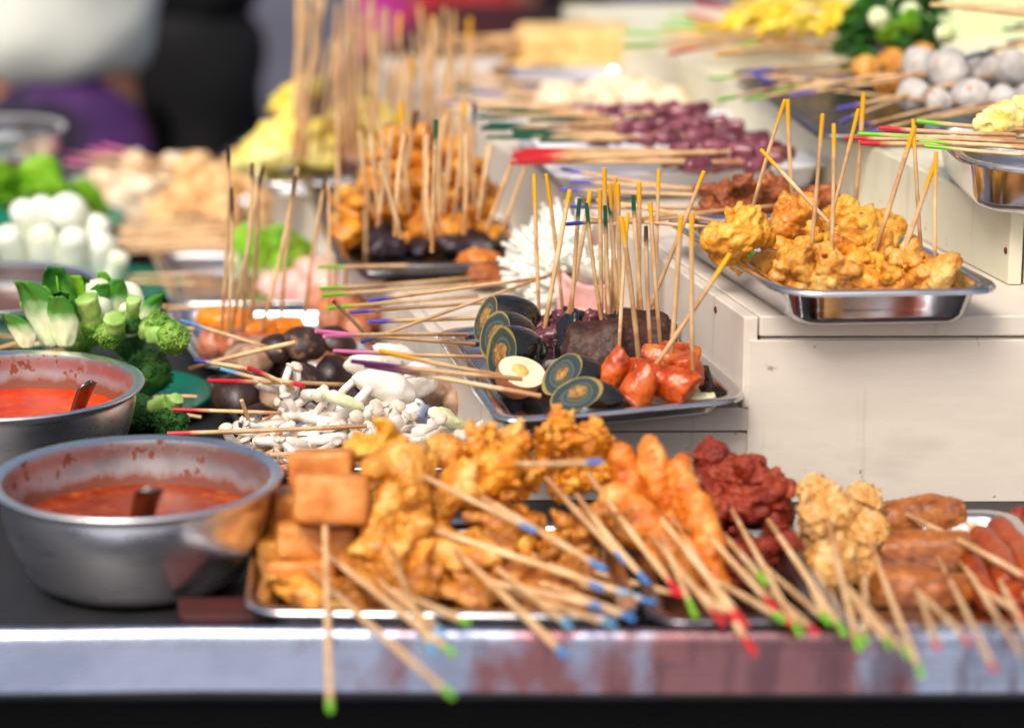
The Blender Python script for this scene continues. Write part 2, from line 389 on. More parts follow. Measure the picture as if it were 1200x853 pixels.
def steel_spattered(name, rgb, zs):
    """steel with a brown film above the sauce line and small dried drops"""
    m = mat(name, [(176, 176, 180), (204, 204, 208), (192, 192, 196)], 14, .4, (.03, 40, .002), metallic=1, rvar=.05)
    t = m.node_tree; b = t.nodes['Principled BSDF']; L = t.links.new
    tc = nd(t, 'ShaderNodeTexCoord'); sx = nd(t, 'ShaderNodeSeparateXYZ'); L(tc.outputs['Object'], sx.inputs[0])
    def noise_(sc_, st=(1, 1, 1), d=4):
        mp = nd(t, 'ShaderNodeMapping'); mp.inputs['Scale'].default_value = st; L(tc.outputs['Object'], mp.inputs['Vector'])
        n = nd(t, 'ShaderNodeTexNoise', Scale=sc_, Detail=d, Roughness=.6); L(mp.outputs[0], n.inputs['Vector']); return n.outputs['Fac']
    def ramp(x, lo, hi, f):
        r = nd(t, 'ShaderNodeMapRange'); r.inputs['From Min'].default_value = lo; r.inputs['From Max'].default_value = hi; r.inputs['To Max'].default_value = f; L(x, r.inputs['Value']); return r.outputs[0]
    def mth(op, x, y):
        q = nd(t, 'ShaderNodeMath', operation=op)
        for i, v in enumerate((x, y)):
            if isinstance(v, (int, float)): q.inputs[i].default_value = v
            else: L(v, q.inputs[i])
        return q.outputs[0]
    h = mth('ADD', sx.outputs['Z'], mth('MULTIPLY', mth('SUBTRACT', noise_(40, (1, 1, .3)), .5), -.022))
    film = ramp(h, zs + .019, zs + .007, .95)
    hi_ = ramp(sx.outputs['Z'], .09, zs, 1)
    drops = mth('MULTIPLY', ramp(noise_(95, (1, 1, .7), 2), .575, .63, .95), ramp(noise_(22), .36, .5, 1))
    runs = mth('MULTIPLY', ramp(noise_(70, (1, 1, .25)), .62, .70, .75), hi_)
    f = mth('MINIMUM', mth('MAXIMUM', mth('MAXIMUM', film, drops), runs), .97)
    old = b.inputs['Base Color'].links[0].from_socket
    mx = nd(t, 'ShaderNodeMix', data_type='RGBA'); L(f, mx.inputs[0]); L(old, mx.inputs[6]); mx.inputs[7].default_value = lin(rgb); L(mx.outputs[2], b.inputs['Base Color'])
    L(mth('SUBTRACT', 1, f), b.inputs['Metallic'])
steel_spattered('steel_curry', (122, 52, 14), .049)
steel_spattered('steel_chilli', (128, 58, 16), .055)

def sauce_mat(name, cols, oil):
    m = mat(name, cols, 50, .42, (.3, 110, .002), coat=.06, rvar=.15, spec=.22, detail=9, bump2=(.3, 420, .0012))
    return m
sauce_mat('curry', [(84, 20, 5), (128, 40, 10), (146, 58, 22), (184, 100, 44)], 0)
sauce_mat('chilli', [(160, 22, 2), (198, 48, 4), (206, 66, 12), (216, 104, 30)], 0)
sauce_mat('brown_sauce', [(80, 38, 28), (110, 60, 48)], 0)

def rail_mat():
    m = mat('rail_metal', [(126, 136, 160), (172, 184, 208), (150, 162, 188), (190, 200, 220)], 5, .26, (.3, 26, .004), metallic=.8, rvar=.1, stretch=(1, 1, 1.6), detail=7, bump2=(.2, 140, .001))
    t = m.node_tree; b = t.nodes['Principled BSDF']; L = t.links.new
    tc = nd(t, 'ShaderNodeTexCoord'); sx = nd(t, 'ShaderNodeSeparateXYZ'); L(tc.outputs['Object'], sx.inputs[0])
    old = b.inputs['Base Color'].links[0].from_socket
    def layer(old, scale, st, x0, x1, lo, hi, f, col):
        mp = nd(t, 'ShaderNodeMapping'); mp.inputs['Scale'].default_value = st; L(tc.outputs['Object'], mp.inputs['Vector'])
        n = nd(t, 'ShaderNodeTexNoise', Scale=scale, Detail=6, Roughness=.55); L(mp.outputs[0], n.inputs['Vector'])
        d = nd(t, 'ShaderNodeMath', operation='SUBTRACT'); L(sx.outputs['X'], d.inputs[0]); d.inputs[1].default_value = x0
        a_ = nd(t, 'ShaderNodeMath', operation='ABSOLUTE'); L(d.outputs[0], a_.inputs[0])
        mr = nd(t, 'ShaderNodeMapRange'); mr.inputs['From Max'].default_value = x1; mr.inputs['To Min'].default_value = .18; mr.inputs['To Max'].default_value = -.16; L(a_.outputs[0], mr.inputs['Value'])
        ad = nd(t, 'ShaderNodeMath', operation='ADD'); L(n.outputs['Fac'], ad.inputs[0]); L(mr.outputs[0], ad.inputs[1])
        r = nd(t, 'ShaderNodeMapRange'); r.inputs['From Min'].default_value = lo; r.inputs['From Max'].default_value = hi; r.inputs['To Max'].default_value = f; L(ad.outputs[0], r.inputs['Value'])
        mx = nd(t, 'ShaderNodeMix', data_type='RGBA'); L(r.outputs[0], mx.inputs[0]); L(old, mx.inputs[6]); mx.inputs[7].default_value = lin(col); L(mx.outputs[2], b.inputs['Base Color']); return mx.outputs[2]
    old = layer(old, 11, (1, 1, .7), .20, .36, .50, .60, .82, (140, 74, 62))      # red-brown patches
    old = layer(old, 30, (1, 1, .25), .25, .5, .60, .68, .6, (92, 70, 78))       # darker runs
    old = layer(old, 90, (.25, 1, 1), 0, 3, .84, .92, .6, (90, 84, 90))          # scratches
rail_mat()

def leaf_grad():
    m = mat('leaf_grad', [(200, 216, 160), (232, 240, 212)], 40, .38, (.2, 120, .003), sss=.1)
    t = m.node_tree; b = t.nodes['Principled BSDF']; L = t.links.new
    at = nd(t, 'ShaderNodeAttribute', attribute_name='t'); n = nd(t, 'ShaderNodeTexNoise', Scale=60, Detail=4)
    tc = nd(t, 'ShaderNodeTexCoord'); L(tc.outputs['Object'], n.inputs['Vector'])
    a = nd(t, 'ShaderNodeMath', operation='MULTIPLY_ADD'); a.inputs[1].default_value = .3; L(n.outputs['Fac'], a.inputs[0]); L(at.outputs['Fac'], a.inputs[2])
    r = nd(t, 'ShaderNodeValToRGB'); e = r.color_ramp.elements; e[0].position = .55; e[0].color = (0, 0, 0, 1); e[1].position = .8; e[1].color = (1, 1, 1, 1)
    L(a.outputs[0], r.inputs['Fac'])
    old = b.inputs['Base Color'].links[0].from_socket
    mx = nd(t, 'ShaderNodeMix', data_type='RGBA'); L(r.outputs['Color'], mx.inputs[0]); L(old, mx.inputs[6]); mx.inputs[7].default_value = lin((70, 140, 44)); L(mx.outputs[2], b.inputs['Base Color'])
leaf_grad()

def face_mat():
    """cut face of a century egg: golden skin, grey green white with rings; t = 0 centre .. 1 edge"""
    m = bpy.data.materials.new('century_face'); m.use_nodes = True; MATS['century_face'] = m
    t = m.node_tree; b = t.nodes['Principled BSDF']; L = t.links.new
    at = nd(t, 'ShaderNodeAttribute', attribute_name='t'); tc = nd(t, 'ShaderNodeTexCoord'); n = nd(t, 'ShaderNodeTexNoise', Scale=50, Detail=2)
    L(tc.outputs['Object'], n.inputs['Vector'])
    s = nd(t, 'ShaderNodeMath', operation='MULTIPLY_ADD'); s.inputs[1].default_value = .14; L(n.outputs['Fac'], s.inputs[0]); L(at.outputs['Fac'], s.inputs[2])
    r = nd(t, 'ShaderNodeValToRGB'); e = r.color_ramp.elements
    st = [(.36, (84, 78, 54)), (.46, (86, 92, 80)), (.56, (58, 66, 64)), (.66, (84, 94, 88)), (.76, (50, 60, 58)), (.98, (62, 72, 66)), (1.03, (150, 128, 66))]
    while len(e) < len(st): e.new(.5)
    for i, (p, c) in enumerate(st): e[i].position = p; e[i].color = lin(c)
    L(s.outputs[0], r.inputs['Fac']); L(r.outputs['Color'], b.inputs['Base Color'])
    b.inputs['Roughness'].default_value = .2; b.inputs['Coat Weight'].default_value = .3
face_mat()

# ------------------------------------------------------------------ ground and counter
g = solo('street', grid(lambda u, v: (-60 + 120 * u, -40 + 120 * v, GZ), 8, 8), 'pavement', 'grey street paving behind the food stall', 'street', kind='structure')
solo('pavement', grid(lambda u, v: (-60 + 120 * u, -40 + 41.6 * v, GZ + .05), 8, 8), 'pale_bounce_ground', 'added pale bounce ground in front of the food stall', 'pavement', kind='structure')  # unseen sheet added in front, pale to throw light on pots and rail

XL, XR = -1.6, 1.6
ZR = .03                                               # the metal edge stands up in front of the sunken worktop
YF = G(600, 741, ZR).y
counter = thing('stall_counter', 'long food stall counter with a worn metal front edge', 'counter', (0, YF + .6, GZ))
yb0, yb1 = 4.02, 5.3
wt = [(XL, YF + .016), (XR, YF + .016), (XR, yb1 + .6), (-.15, yb1 + .6), (-.45, yb0), (XL, yb0)]
bevel(part('worktop', prism(wt, -.03, 0), 'worktop_steel', counter, False))
zb = V(600, 812, YF).z
def railfn(u, v):
    x = XL + (XR - XL) * u
    w = noise.noise(Vector((x * 6, 3, 1))) * .0025
    # profile: flat lip on the worktop, rounded bend, face going down, small return
    prof = [(.014, .001), (.0135, ZR - .003), (.012, ZR - .0005), (.008, ZR + .0008), (.003, ZR), (0, ZR - .004), (-.002, ZR - .012), (-.001, zb * .6), (-.001, zb), (.012, zb - .002)]
    k = v * (len(prof) - 1); i = min(int(k), len(prof) - 2); f = k - i
    y = prof[i][0] * (1 - f) + prof[i + 1][0] * f; z = prof[i][1] * (1 - f) + prof[i + 1][1] * f
    return (x, YF + y + w * (v > .4), z + noise.noise(Vector((x * 3, 9, 2))) * .0015 * (v > .1))
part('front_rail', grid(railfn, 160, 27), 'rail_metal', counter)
pan = prism([(XL, YF + .05), (XR, YF + .05), (XR, YF + .07), (XL, YF + .07)], GZ + .04, -.034)
part('shade_panel', pan, 'hollow_black', counter, False)  # black sheet put in for the shade of the open space under the counter
for x in (-1.5, -.5, .5, 1.5):
    part('leg', prism([(x - .02, YF + .1), (x + .02, YF + .1), (x + .02, YF + .14), (x - .02, YF + .14)], GZ, -.034), 'dark_steel', counter, False)
bevel(solo('wooden_batten', prism([(G(215, 737, 0).x, YF + .075), (G(333, 737).x, YF + .077), (G(330, 700).x, YF + .12), (G(215, 700).x, YF + .12)], .002, .016), 'red_wood', 'dark red wooden batten on the counter beside the big curry pot', 'batten', smooth=False), .003)

# ------------------------------------------------------------------ painted wooden steps
Z1, Z2, Z3, Z4 = .086, .170, .240, .36
YS = 2.33
DX = -math.tan(R_(14.35))
def along(p, d): return (p[0] + DX * d, p[1] + d)
def step(label, flpx, z0, z1, YA, length, xr, lid=.018, paint='cream_paint', side=True, nails=()):
    x0 = flpx
    o = thing('wooden_step', label, 'step', (x0 + .3, YA + .3, z0), 'painted wooden display steps')
    sb = .0125
    fl = (x0, YA)
    # side board: runs back from the corner, its end grain shows at the front
    bl = along(fl, length)
    p = part('side_board', prism([fl, (fl[0] + sb, fl[1]), (bl[0] + sb, bl[1]), bl], z0, z1), paint, o, False); bevel(p, .0015)
    f2 = (x0 + sb + .0015, YA + .0005); b2 = along((f2[0], YA), length - .002)
    sl = .012                                               # the front runs slightly back to one side
    p = part('top_board', prism([f2, (xr, YA + sl), (xr, b2[1]), b2], z1 - lid, z1 + .0005), paint, o, False); bevel(p, .0015)
    p = part('front_board', prism([(f2[0] + .001, YA + .004), (xr, YA + .004 + sl), (xr, YA + .02 + sl), (f2[0] + .001, YA + .02)], z0, z1 - lid - .0022), paint, o, False); bevel(p, .001)
    part('inner_frame', prism([(f2[0], YA + .022), (xr, YA + .022 + sl), (xr, YA + length), (b2[0], YA + length - .01)], z0 + .002, z1 - lid - .004), 'hollow_black', o, False)
    for n_ in nails:
        c = Vector(n_[:3]); rr = n_[3]
        ax = n_[4]
        q = blob((0, 0, 0), (rr, .001, rr * 1.15), sub=2, amps=((.3, 2),), seed=rr * 1e5)
        part('nail_head', xf(q, Matrix.Translation(c) @ (Matrix.Rotation(R_(104), 4, 'Z') if ax else Matrix.Identity(4))), 'rust', o)
    return o
x2 = V(868, 560, YS).x
x1 = V(590, 505, YS).x
x3 = V(1181, 335, 2.45).x
def nfront(px, py, Y, dy, r=.0032): p = V(px, py, Y); return (p.x, Y + dy, p.z, r, False)
def nside(px, py, x0, YA, r=.003):
    # on the receding side board: intersect the pixel's ray with its plane
    rr = ray(px, py); o = Vector((0, 0, H)); n = Vector((1, -DX, 0)); t = (Vector((x0, YA, 0)) - o).dot(n) / rr.dot(n); p = o + rr * t
    return (p.x - .0006, p.y, p.z, r, True)
step('low cream painted step under the tray of century eggs', x1, 0, Z1, YS, 1.25, XR, lid=.021)
step('middle cream painted step under the tray of golden fritters', x2, Z1 + .001, Z2, YS, 1.58, XR, nails=[nside(839, 363, x2, YS)])
# the tall board that closes the front below the middle step
riser = thing('front_riser', 'wide cream painted riser board with one rusty nail head', 'riser', (x2 + .2, YS, 0))
bevel(part('board', prism([(x2 + .005, YS - .0015), (XR, YS + .0095), (XR, YS + .0035 + .0095), (x2 + .005, YS + .002)], .0, Z2 - .021), 'cream_paint', riser, False), .0008)
n = nfront(962, 429, YS, .0015, .0036); q = blob((0, 0, 0), (n[3], .001, n[3] * 1.1), sub=2, amps=((.3, 2),), seed=3)
part('nail_head', xf(q, Matrix.Translation(Vector(n[:3]))), 'rust', riser)
step('high cream painted step under the tray of skewers with red and green tips', x3, Z2 + .001, Z3, 2.45, 1.5, XR, paint='cream_green', nails=[nside(1179, 294, x3, 2.45)])
x4 = V(1098, 60, 3.62).x
step('pale green painted back step behind the grey fish balls', x4, Z3 + .001, Z4, 3.62, .8, XR, paint='pale_green_paint')

# ------------------------------------------------------------------ trays and pots
def rquad(O, Uv, Vv, inset, r, n=6):
    a, b = Uv.length / 2 - inset, Vv.length / 2 - inset
    u, v = Uv.normalized(), Vv.normalized()
    r = min(r, a * .95, b * .95); out = []
    for cx, cy, a0 in ((1, 1, 0), (-1, 1, 90), (-1, -1, 180), (1, -1, 270)):
        for k in range(n + 1):
            t = R_(a0 + 90 * k / n)
            out.append(O + u * (cx * (a - r) + r * math.cos(t)) + v * (cy * (b - r) + r * math.sin(t)))
    return out
def tray(name, label, FL, FR, BL, depth, m, rim=.014, slope=.008, r=.03, group='food trays on the stall', cat='tray'):
    FL, FR, BL = Vector(FL), Vector(FR), Vector(BL)
    FR.z = BL.z = FL.z
    Uv, Vv = FR - FL, BL - FL; O = FL + Uv / 2 + Vv / 2
    lv = [(0, -.0045), (-.0003, -.002), (.0012, 0), (.004, .0003), (rim - .003, -.0006), (rim, -.0022), (rim + .0018, -.006), (rim + slope * .6, -depth * .6), (rim + slope, -depth + .008), (rim + slope + .0025, -depth + .003), (rim + slope + .008, -depth + .0008), (rim + slope + .014, -depth + .0005)]
    lo = [(rim + slope + .014, -depth - .0008), (rim + slope + .006, -depth - .0005), (rim + slope + .0012, -depth + .0025), (rim + slope - .0012, -depth + .008), (rim + .0005, -.0065), (rim - .001, -.0035), (.002, -.002), (.0012, -.0045)]
    vs, fs = [], []; n = 28
    for i, (ins, dz) in enumerate(lv + lo):
        vs += [p + Vector((0, 0, dz)) for p in rquad(O, Uv, Vv, ins, max(.006, r - ins * .6))]
    m_ = len(lv) + len(lo)
    for i in range(m_ - 1):
        if i == len(lv) - 1: continue
        for k in range(n): fs.append((i * n + k, i * n + (k + 1) % n, (i + 1) * n + (k + 1) % n, (i + 1) * n + k))
    k0 = (len(lv) - 1) * n; fs.append(tuple(range(k0, k0 + n)))
    k0 = len(lv) * n; fs.append(tuple(range(k0 + n - 1, k0 - 1, -1)))
    for k in range(n): fs.append(((m_ - 1) * n + k, (m_ - 1) * n + (k + 1) % n, (k + 1) % n, k))
    return solo(name, (vs, fs), m, label, cat, group, auto=R_(50))

def pot(label, c, R, hgt, rb, sauce, szr, inner, ladle=None, saucename='sauce'):
    c = Vector(c)
    o = thing('steel_pot', label, 'pot', c, 'round steel sauce pots')
    rr = R - .008
    w_ = lambda z: rr - (rr - rb + .008) * max(0, 1 - z / (hgt * .95)) ** 2.0
    out = [(0, .001), (rb - .022, .001), (rb - .013, .003)] + [(w_(hgt * q) , hgt * q) for q in (.10, .18, .28, .4, .52, .66, .8, .9)] + [(rr, hgt - .004), (R - .002, hgt - .003), (R, hgt - .0005), (R - .001, hgt + .0015), (R - .004, hgt + .0015), (rr - .002, hgt - .0005)]
    part('pot_wall', lathe(out, c, 72), 'pot_steel', o)
    inn = [(rr - .002, hgt - .0005), (rr - .003, hgt - .006)] + [(w_(hgt * q) - .0022, hgt * q) for q in (.9, .8, .66, .52, .4, .28, .18, .10)] + [(rb - .018, .006), (0, .006)]
    part('pot_lining', lathe(inn, c, 72), inner, o)
    zs = hgt * szr
    for i in range(len(inn) - 1):
        if inn[i + 1][1] <= zs <= inn[i][1]:
            f = (zs - inn[i + 1][1]) / (inn[i][1] - inn[i + 1][1]); rs = inn[i + 1][0] + f * (inn[i][0] - inn[i + 1][0]) - .0006
    prof = [(rs, zs + .0012)] + [(rs * (1 - k / 14), zs) for k in range(1, 14)] + [(.0005, zs)]
    g = lathe(prof, c, 72)
    g = ([v + Vector((0, 0, .0012 * noise.noise(v * 60))) for v in g[0]], g[1])
    part(saucename, g, sauce, o)
    return o
def ladle(label, A, B, w):
    """a steel ladle lying in a pot: A = end of the handle, B = in the sauce"""
    A, B = Vector(A), Vector(B); d = B - A; s = d.normalized().cross(Vector((0, 0, 1))).normalized(); up = s.cross(d.normalized())
    o = thing('ladle', label, 'ladle', B, 'ladles resting in the pots')
    def fn(u, v):
        ww = w * (1 - .3 * v); k = (u - .5) * 2
        edge = min(1, (v * 14)) ** .5
        return A + d * v + s * k * ww * edge + up * (-.25 * ww * (1 - k * k) + .004 * math.sin(v * 3))
    ob = part('handle', grid(fn, 6, 14), 'ladle_steel', o); sm = ob.modifiers.new('s', 'SOLIDIFY'); sm.thickness = .0018
    bw = blob(B + d.normalized() * .02, (.032, .032, .018), sub=3, amps=((0, 1),), seed=1)
    vs = [v for v in bw[0]]
    part('ladle_bowl', (vs, bw[1]), 'ladle_steel', o)

pc = []
p1 = pot('big steel pot of red curry with a spattered lining beside the tofu tray', G(160, 558, .089).xy.to_3d(), .1185, .0885, .087, 'curry', .56, 'steel_curry')
c1 = G(160, 558, .089)
ladle('dark ladle end resting against the near rim of the big curry pot', V(176, 578, c1.y - .085) + Vector((0, 0, .006)), Vector((c1.x - .005, c1.y + .02, .022)), .011)
c2 = G(12, 450, .089)
p2 = pot('steel pot of bright orange chilli sauce beside the broccoli', c2.xy.to_3d(), .122, .0885, .088, 'chilli', .62, 'steel_chilli')
ladle('steel ladle handle sticking out of the orange chilli sauce', V(104, 446, c2.y + .0), V(84, 476, c2.y + .015) - Vector((0, 0, .03)), .0105)
c3 = G(-14, 336, .089)
p3 = pot('steel pot of brown sauce behind the bok choy', c3.xy.to_3d(), .122, .0885, .088, 'brown_sauce', .7, 'steel')
ladle('black ladle end in the brown sauce pot behind the bok choy', V(58, 340, c3.y), V(30, 352, c3.y + .02) - Vector((0, 0, .02)), .012)
c4 = G(-12, 150, .10)
pot('shiny steel bowl standing behind the lettuce at the far table edge', c4.xy.to_3d(), .105, .10, .07, 'brown_sauce', .6, 'steel')
c5 = G(-10, 194, .06)
pot('small steel bowl just in front of the far shiny bowl', c5.xy.to_3d(), .07, .06, .05, 'brown_sauce', .7, 'steel')
def plate(label, c, R, m='green_plastic'):
    prof = [(0, .0), (R * .7, .0), (R * .8, .002), (R, .014), (R - .002, .0165), (R * .79, .0045), (R * .7, .0025), (0, .0025)]
    return solo('round_plate', lathe(prof, Vector(c), 56), m, label, 'plate', 'green plastic plates')
plate('green plastic plate under the broccoli', G(128, 476, .01).xy.to_3d() + Vector((0, .02, .002)), .102)
plate('green plastic plate behind the bok choy and pale stems', G(105, 345, .01).xy.to_3d() + Vector((0, .02, .002)), .106)
plate('green plastic plate with lettuce beside the brown sauce pot', G(40, 262, .01).xy.to_3d() + Vector((0, .0, .002)), .12)

zr = .034
tray('steel_tray', 'steel tray of tofu and fried pieces beside the big curry pot', G(285, 716, zr), G(752, 722, zr), G(296, 604, zr), .028, 'steel')
tray('steel_tray', 'steel tray of orange prawns and dark red meat at the front', G(758, 728, zr), G(972, 726, zr), G(735, 610, zr), .028, 'dark_steel')
tray('steel_tray', 'steel tray of shrimp balls, rolls and sausages at the front', G(978, 735, .03), G(1290, 733, .03), G(915, 598, .03), .024, 'steel')
FLm, FRm, BLm = G(583, 494, .106), G(880, 466, .106), G(508, 386, .106)
tray('steel_tray', 'steel tray of century eggs and sausages on the low step', FLm, FRm, BLm, .019, 'steel', r=.028)
tray('steel_tray', 'deep steel tray of golden fritters on the middle step', G(918, 343, .207), G(1184, 339, .207), G(772, 252, .207), .0355, 'steel', r=.036)
tray('enamel_tray', 'white enamel tray of dark purple sausages on the middle step', G(655, 207, .205), G(985, 190, .205), G(585, 140, .205), .032, 'white_enamel', r=.03)
tray('steel_tray', 'steel tray of skewers with red and green tips on the high step', G(1130, 190, .29) , G(1400, 220, .29), G(1075, 140, .29), .046, 'steel', r=.04)
tray('steel_tray', 'dull steel tray under the grey fish balls', G(960, 158, .255), G(1330, 158, .255), G(855, 82, .255), .013, 'dark_steel', r=.02)
tray('small_tray', 'small dark tray of shiitake mushrooms beside the broccoli plate', G(292, 512, .03), G(470, 512, .03), G(238, 440, .03), .024, 'dark_steel', rim=.006, r=.016)
tray('steel_tray', 'steel tray under the white shimeji and sliced king oyster mushrooms', G(330, 548, .03), G(585, 548, .03), G(290, 460, .03), .02, 'steel')
tray('steel_tray', 'steel tray under the orange cakes and brown balls', G(235, 428, .03), G(470, 428, .03), G(190, 360, .03), .022, 'steel')
tray('steel_tray', 'pale steel tray under the pink slices and cabbage', G(200, 355, .03), G(470, 352, .03), G(170, 285, .03), .022, 'steel')
tray('steel_tray', 'steel tray under the heap of golden fried pieces', G(400, 312, Z1 + .026), G(620, 308, Z1 + .026), G(350, 205, Z1 + .026), .022, 'dark_steel')
tray('steel_tray', 'steel tray under the tan fried heap near the far table edge', G(120, 282, .03), G(385, 278, .03), G(80, 205, .03), .022, 'steel')
tray('steel_tray', 'steel tray under the yellow bean curd skins', G(300, 215, Z1 + .026), G(500, 212, Z1 + .026), G(280, 160, Z1 + .026), .022, 'steel')
tray('steel_tray', 'steel tray under the pale dumplings on the middle step', G(640, 134, .195), G(830, 130, .195), G(570, 78, .195), .02, 'steel')
# ================================================================== FRONT ROW
def wavy(c, r, seed, n=3, sub=3, spread=.7, fins=9):
    """fried lump: a few melted lobes"""
    rnd = random.Random(seed); c = Vector(c); L = []
    r = Vector(r)
    for k in range(n):
        o = Vector((rnd.uniform(-1, 1) * r.x, rnd.uniform(-1, 1) * r.y, rnd.uniform(-1, 1) * r.z)) * spread
        q = rnd.uniform(.55, .8)
        L.append(blob(c + o, (r.x * q * 1.35, r.y * q * .8, r.z * q * .62), (rnd.uniform(-.6, .6), rnd.uniform(-1.3, 1.3), rnd.uniform(-.8, .8)), 3, ((.3, 1.6), (.1, 4)), seed + k))
    L.append(blob(c, r * .66, (0, 0, rnd.uniform(-.4, .4)), 2, ((.25, 1.5),), seed + 50))
    m = max(r)
    for k in range(fins):                    # thin curled edges of batter
        d = Vector((rnd.gauss(0, 1), rnd.gauss(-.3, 1), rnd.gauss(.2, 1))).normalized()
        q = c + Vector((d.x * r.x, d.y * r.y, d.z * r.z)) * .8
        t = d.cross(Vector((rnd.gauss(0, 1), rnd.gauss(0, 1), rnd.gauss(0, 1)))).normalized()
        e = q + (d * rnd.uniform(.15, .4) + t * rnd.uniform(-.3, .3)) * m
        L.append(tube([q - d * m * .25, q.lerp(e, .5) + t * m * .08, e], [m * .30, m * .2, m * .06], 8, flat=rnd.uniform(.25, .6)))
    return L
def lump(px, py, Y, wpx, hpx, seed, amp=(.004, .0016), n=3, voxel=.002, dpx=None, spread=.6):
    p = VF(px, py, Y, hpx); s = S(p)
    g = fuse(wavy(p, (wpx * s, (dpx or wpx * .8) * s, hpx * s), seed, n, spread=spread), voxel, ((amp[0] * 1.2, 50), (amp[1] * .9, -110), (.0006, -300), (.0003, 700)), seed, smooth=7)
    return g
def VF(px, py, Y, hp):
    """point at depth Y, pulled forward when it would sink below the tray floor"""
    p = V(px, py, Y); lo = .009 + hp * S(p) * .75
    return p if p.z >= lo else G(px, py, lo)
YRIM = G(600, 722, .034).y
def tipz(px, py, z, B=None):
    A = G(px, py, z)
    if B is None: return A
    for k in range(60):                     # lift the free end until the stick lies on the rim, not in it
        if A.y > YRIM + .012 and (py < 708 or A.z > .04): return A
        if A.y <= YRIM + .012:
            u = (YRIM - A.y) / (B.y - A.y); zz = A.z + (B.z - A.z) * u
            if zz >= .0385: return A
        z += .003; A = G(px, py, z)
    return A
def along_px(a, b, f): return (a[0] + (b[0] - a[0]) * f, a[1] + (b[1] - a[1]) * f)

# --- tofu -----------------------------------------------------------
def block(px, py, Y, w, h, d, rot, seed):
    p = VF(px, py, Y, h / 2); s = S(p)
    g = blob((0, 0, 0), (w * s / 2, d * s / 2, h * s / 2), (0, 0, 0), 5, ((.03, 2), (.015, 6)), seed, box=9)
    M = Matrix.Translation(p) @ Euler(rot).to_matrix().to_4x4()
    return xf(g, M)
skewer(tipz(387, 832, .0, V(380, 560, 2.13)), V(380, 560, 2.13), 'green', .014, 'skewer of two fried tofu blocks with a lime green tip hanging over the metal edge',
       foods=[('tofu_block', block(388, 584, 2.075, 88, 58, 62, (R_(-14), R_(3), R_(3)), 1), 'tofu_skin'), ('tofu_block', block(378, 549, 2.125, 76, 44, 50, (R_(-10), R_(-2), R_(-4)), 2), 'tofu_skin')], r=.0026)
skewer(tipz(533, 765 + 2, .012, V(352, 626, 2.1)), V(352, 626, 2.1), 'green', .02, 'skewer of fried tofu slab directly under the stacked tofu blocks, green tip',
       foods=[('tofu_block', block(368, 632, 2.095, 92, 40, 70, (R_(-8), R_(6), R_(10)), 3), 'tofu_skin')], r=.0026)
skewer(tipz(530, 815, .004, V(350, 655, 2.085)), V(350, 655, 2.085), 'green', .02, 'skewer of flat fried tofu lowest in the tofu pile, green tip over the metal edge',
       foods=[('tofu_block', block(362, 668, 2.08, 88, 34, 70, (R_(-6), R_(-6), R_(-12)), 4), 'tofu_skin')], r=.0026)
solo('fried_tofu', block(334, 604, 2.13, 46, 62, 60, (0, R_(8), R_(24)), 5), 'fry_brown', 'browned tofu block standing against the tray edge by the big curry pot', 'tofu')
solo('fried_tofu', block(330, 650, 2.1, 44, 50, 60, (0, R_(-6), R_(-14)), 6), 'fry_gold', 'golden tofu block low in the tray corner by the big curry pot', 'tofu')

# --- fried pieces on blue tipped sticks ------------------------------
FR = [  # tip px, tip z, food start px, food Y, piece (centre px, w, h), material, tip colour, tip length, words
    ((628, 623), .072, (492, 556), 2.10, (484, 552, 44, 38), 'fry_light', 'blue', .02, 'smooth golden fried ball beside the top tofu block, blue tip'),
    ((710, 668), .05, (560, 580), 2.12, (542, 578, 52, 27), 'fry_light', 'blue', .022, 'pale fried strip amid the fried pile, long stick with a blue tip'),
    ((757, 703), .03, (488, 614), 2.07, (462, 600, 46, 36), 'fry_gold', 'sky', .03, 'golden lump below the smooth fried ball, longest stick of the fried pile'),
    ((663, 769), .004, (540, 652), 2.06, (528, 640, 46, 28), 'fry_light', 'blue', .018, 'light fried lump whose blue tip crosses the metal edge'),
    ((508, 764), .01, (463, 655), 2.05, (450, 640, 44, 26), 'fry_gold', 'sky', .018, 'golden fried lump with a short steep stick ending in sky blue'),
    ((548, 729), .03, (452, 690), 2.05, (440, 682, 44, 24), 'fry_brown', 'green', .012, 'brown fried lump low in the tray, stubby stick tipped green'),
    ((712, 712), .03, (530, 672), 2.07, (510, 672, 48, 24), 'fry_orange', 'blue', .022, 'orange fried lump low in the tray with a thick blue tip'),
    ((720, 733), .02, (592, 690), 2.06, (574, 684, 48, 22), 'fry_brown', 'sky', .022, 'brown fried lump at the tray front, sky blue tip over the tray rim'),
    ((768, 706), .035, (635, 674), 2.08, (616, 664, 46, 26), 'fry_orange', 'blue', .02, 'orange fried lump at the tray middle, blue tip beside the dark red meat tray'),
    ((800, 698), .035, (672, 664), 2.09, (662, 650, 40, 28), 'fry_orange', 'red', .018, 'orange fried lump near the next tray with a red tip'),
]
for i, (tp, tz, st, Y, pc_, m, tc_, tl, words) in enumerate(FR):
    cx, cy, w, h = pc_
    d = Vector((st[0] - tp[0], st[1] - tp[1])).normalized()
    B = V(st[0] + d.x * 22, st[1] + d.y * 22, Y + .012)
    skewer(tipz(tp[0], tp[1], tz, B), B, tc_, tl, 'skewer with a' + ('n ' if words[0] in 'aeiou' else ' ') + words, foods=[('fried_piece', lump(cx, cy, Y + .015, w, h, 100 + i * 7), m)], r=.0026)
skewer(V(704, 541, 2.03), V(588, 543, 2.13), 'blue', .02, 'level skewer with a blue tip laid across the two tall frilly fritters', foods=[('fried_piece', lump(572, 560, 2.13, 36, 30, 333), 'fry_orange')], r=.0026)
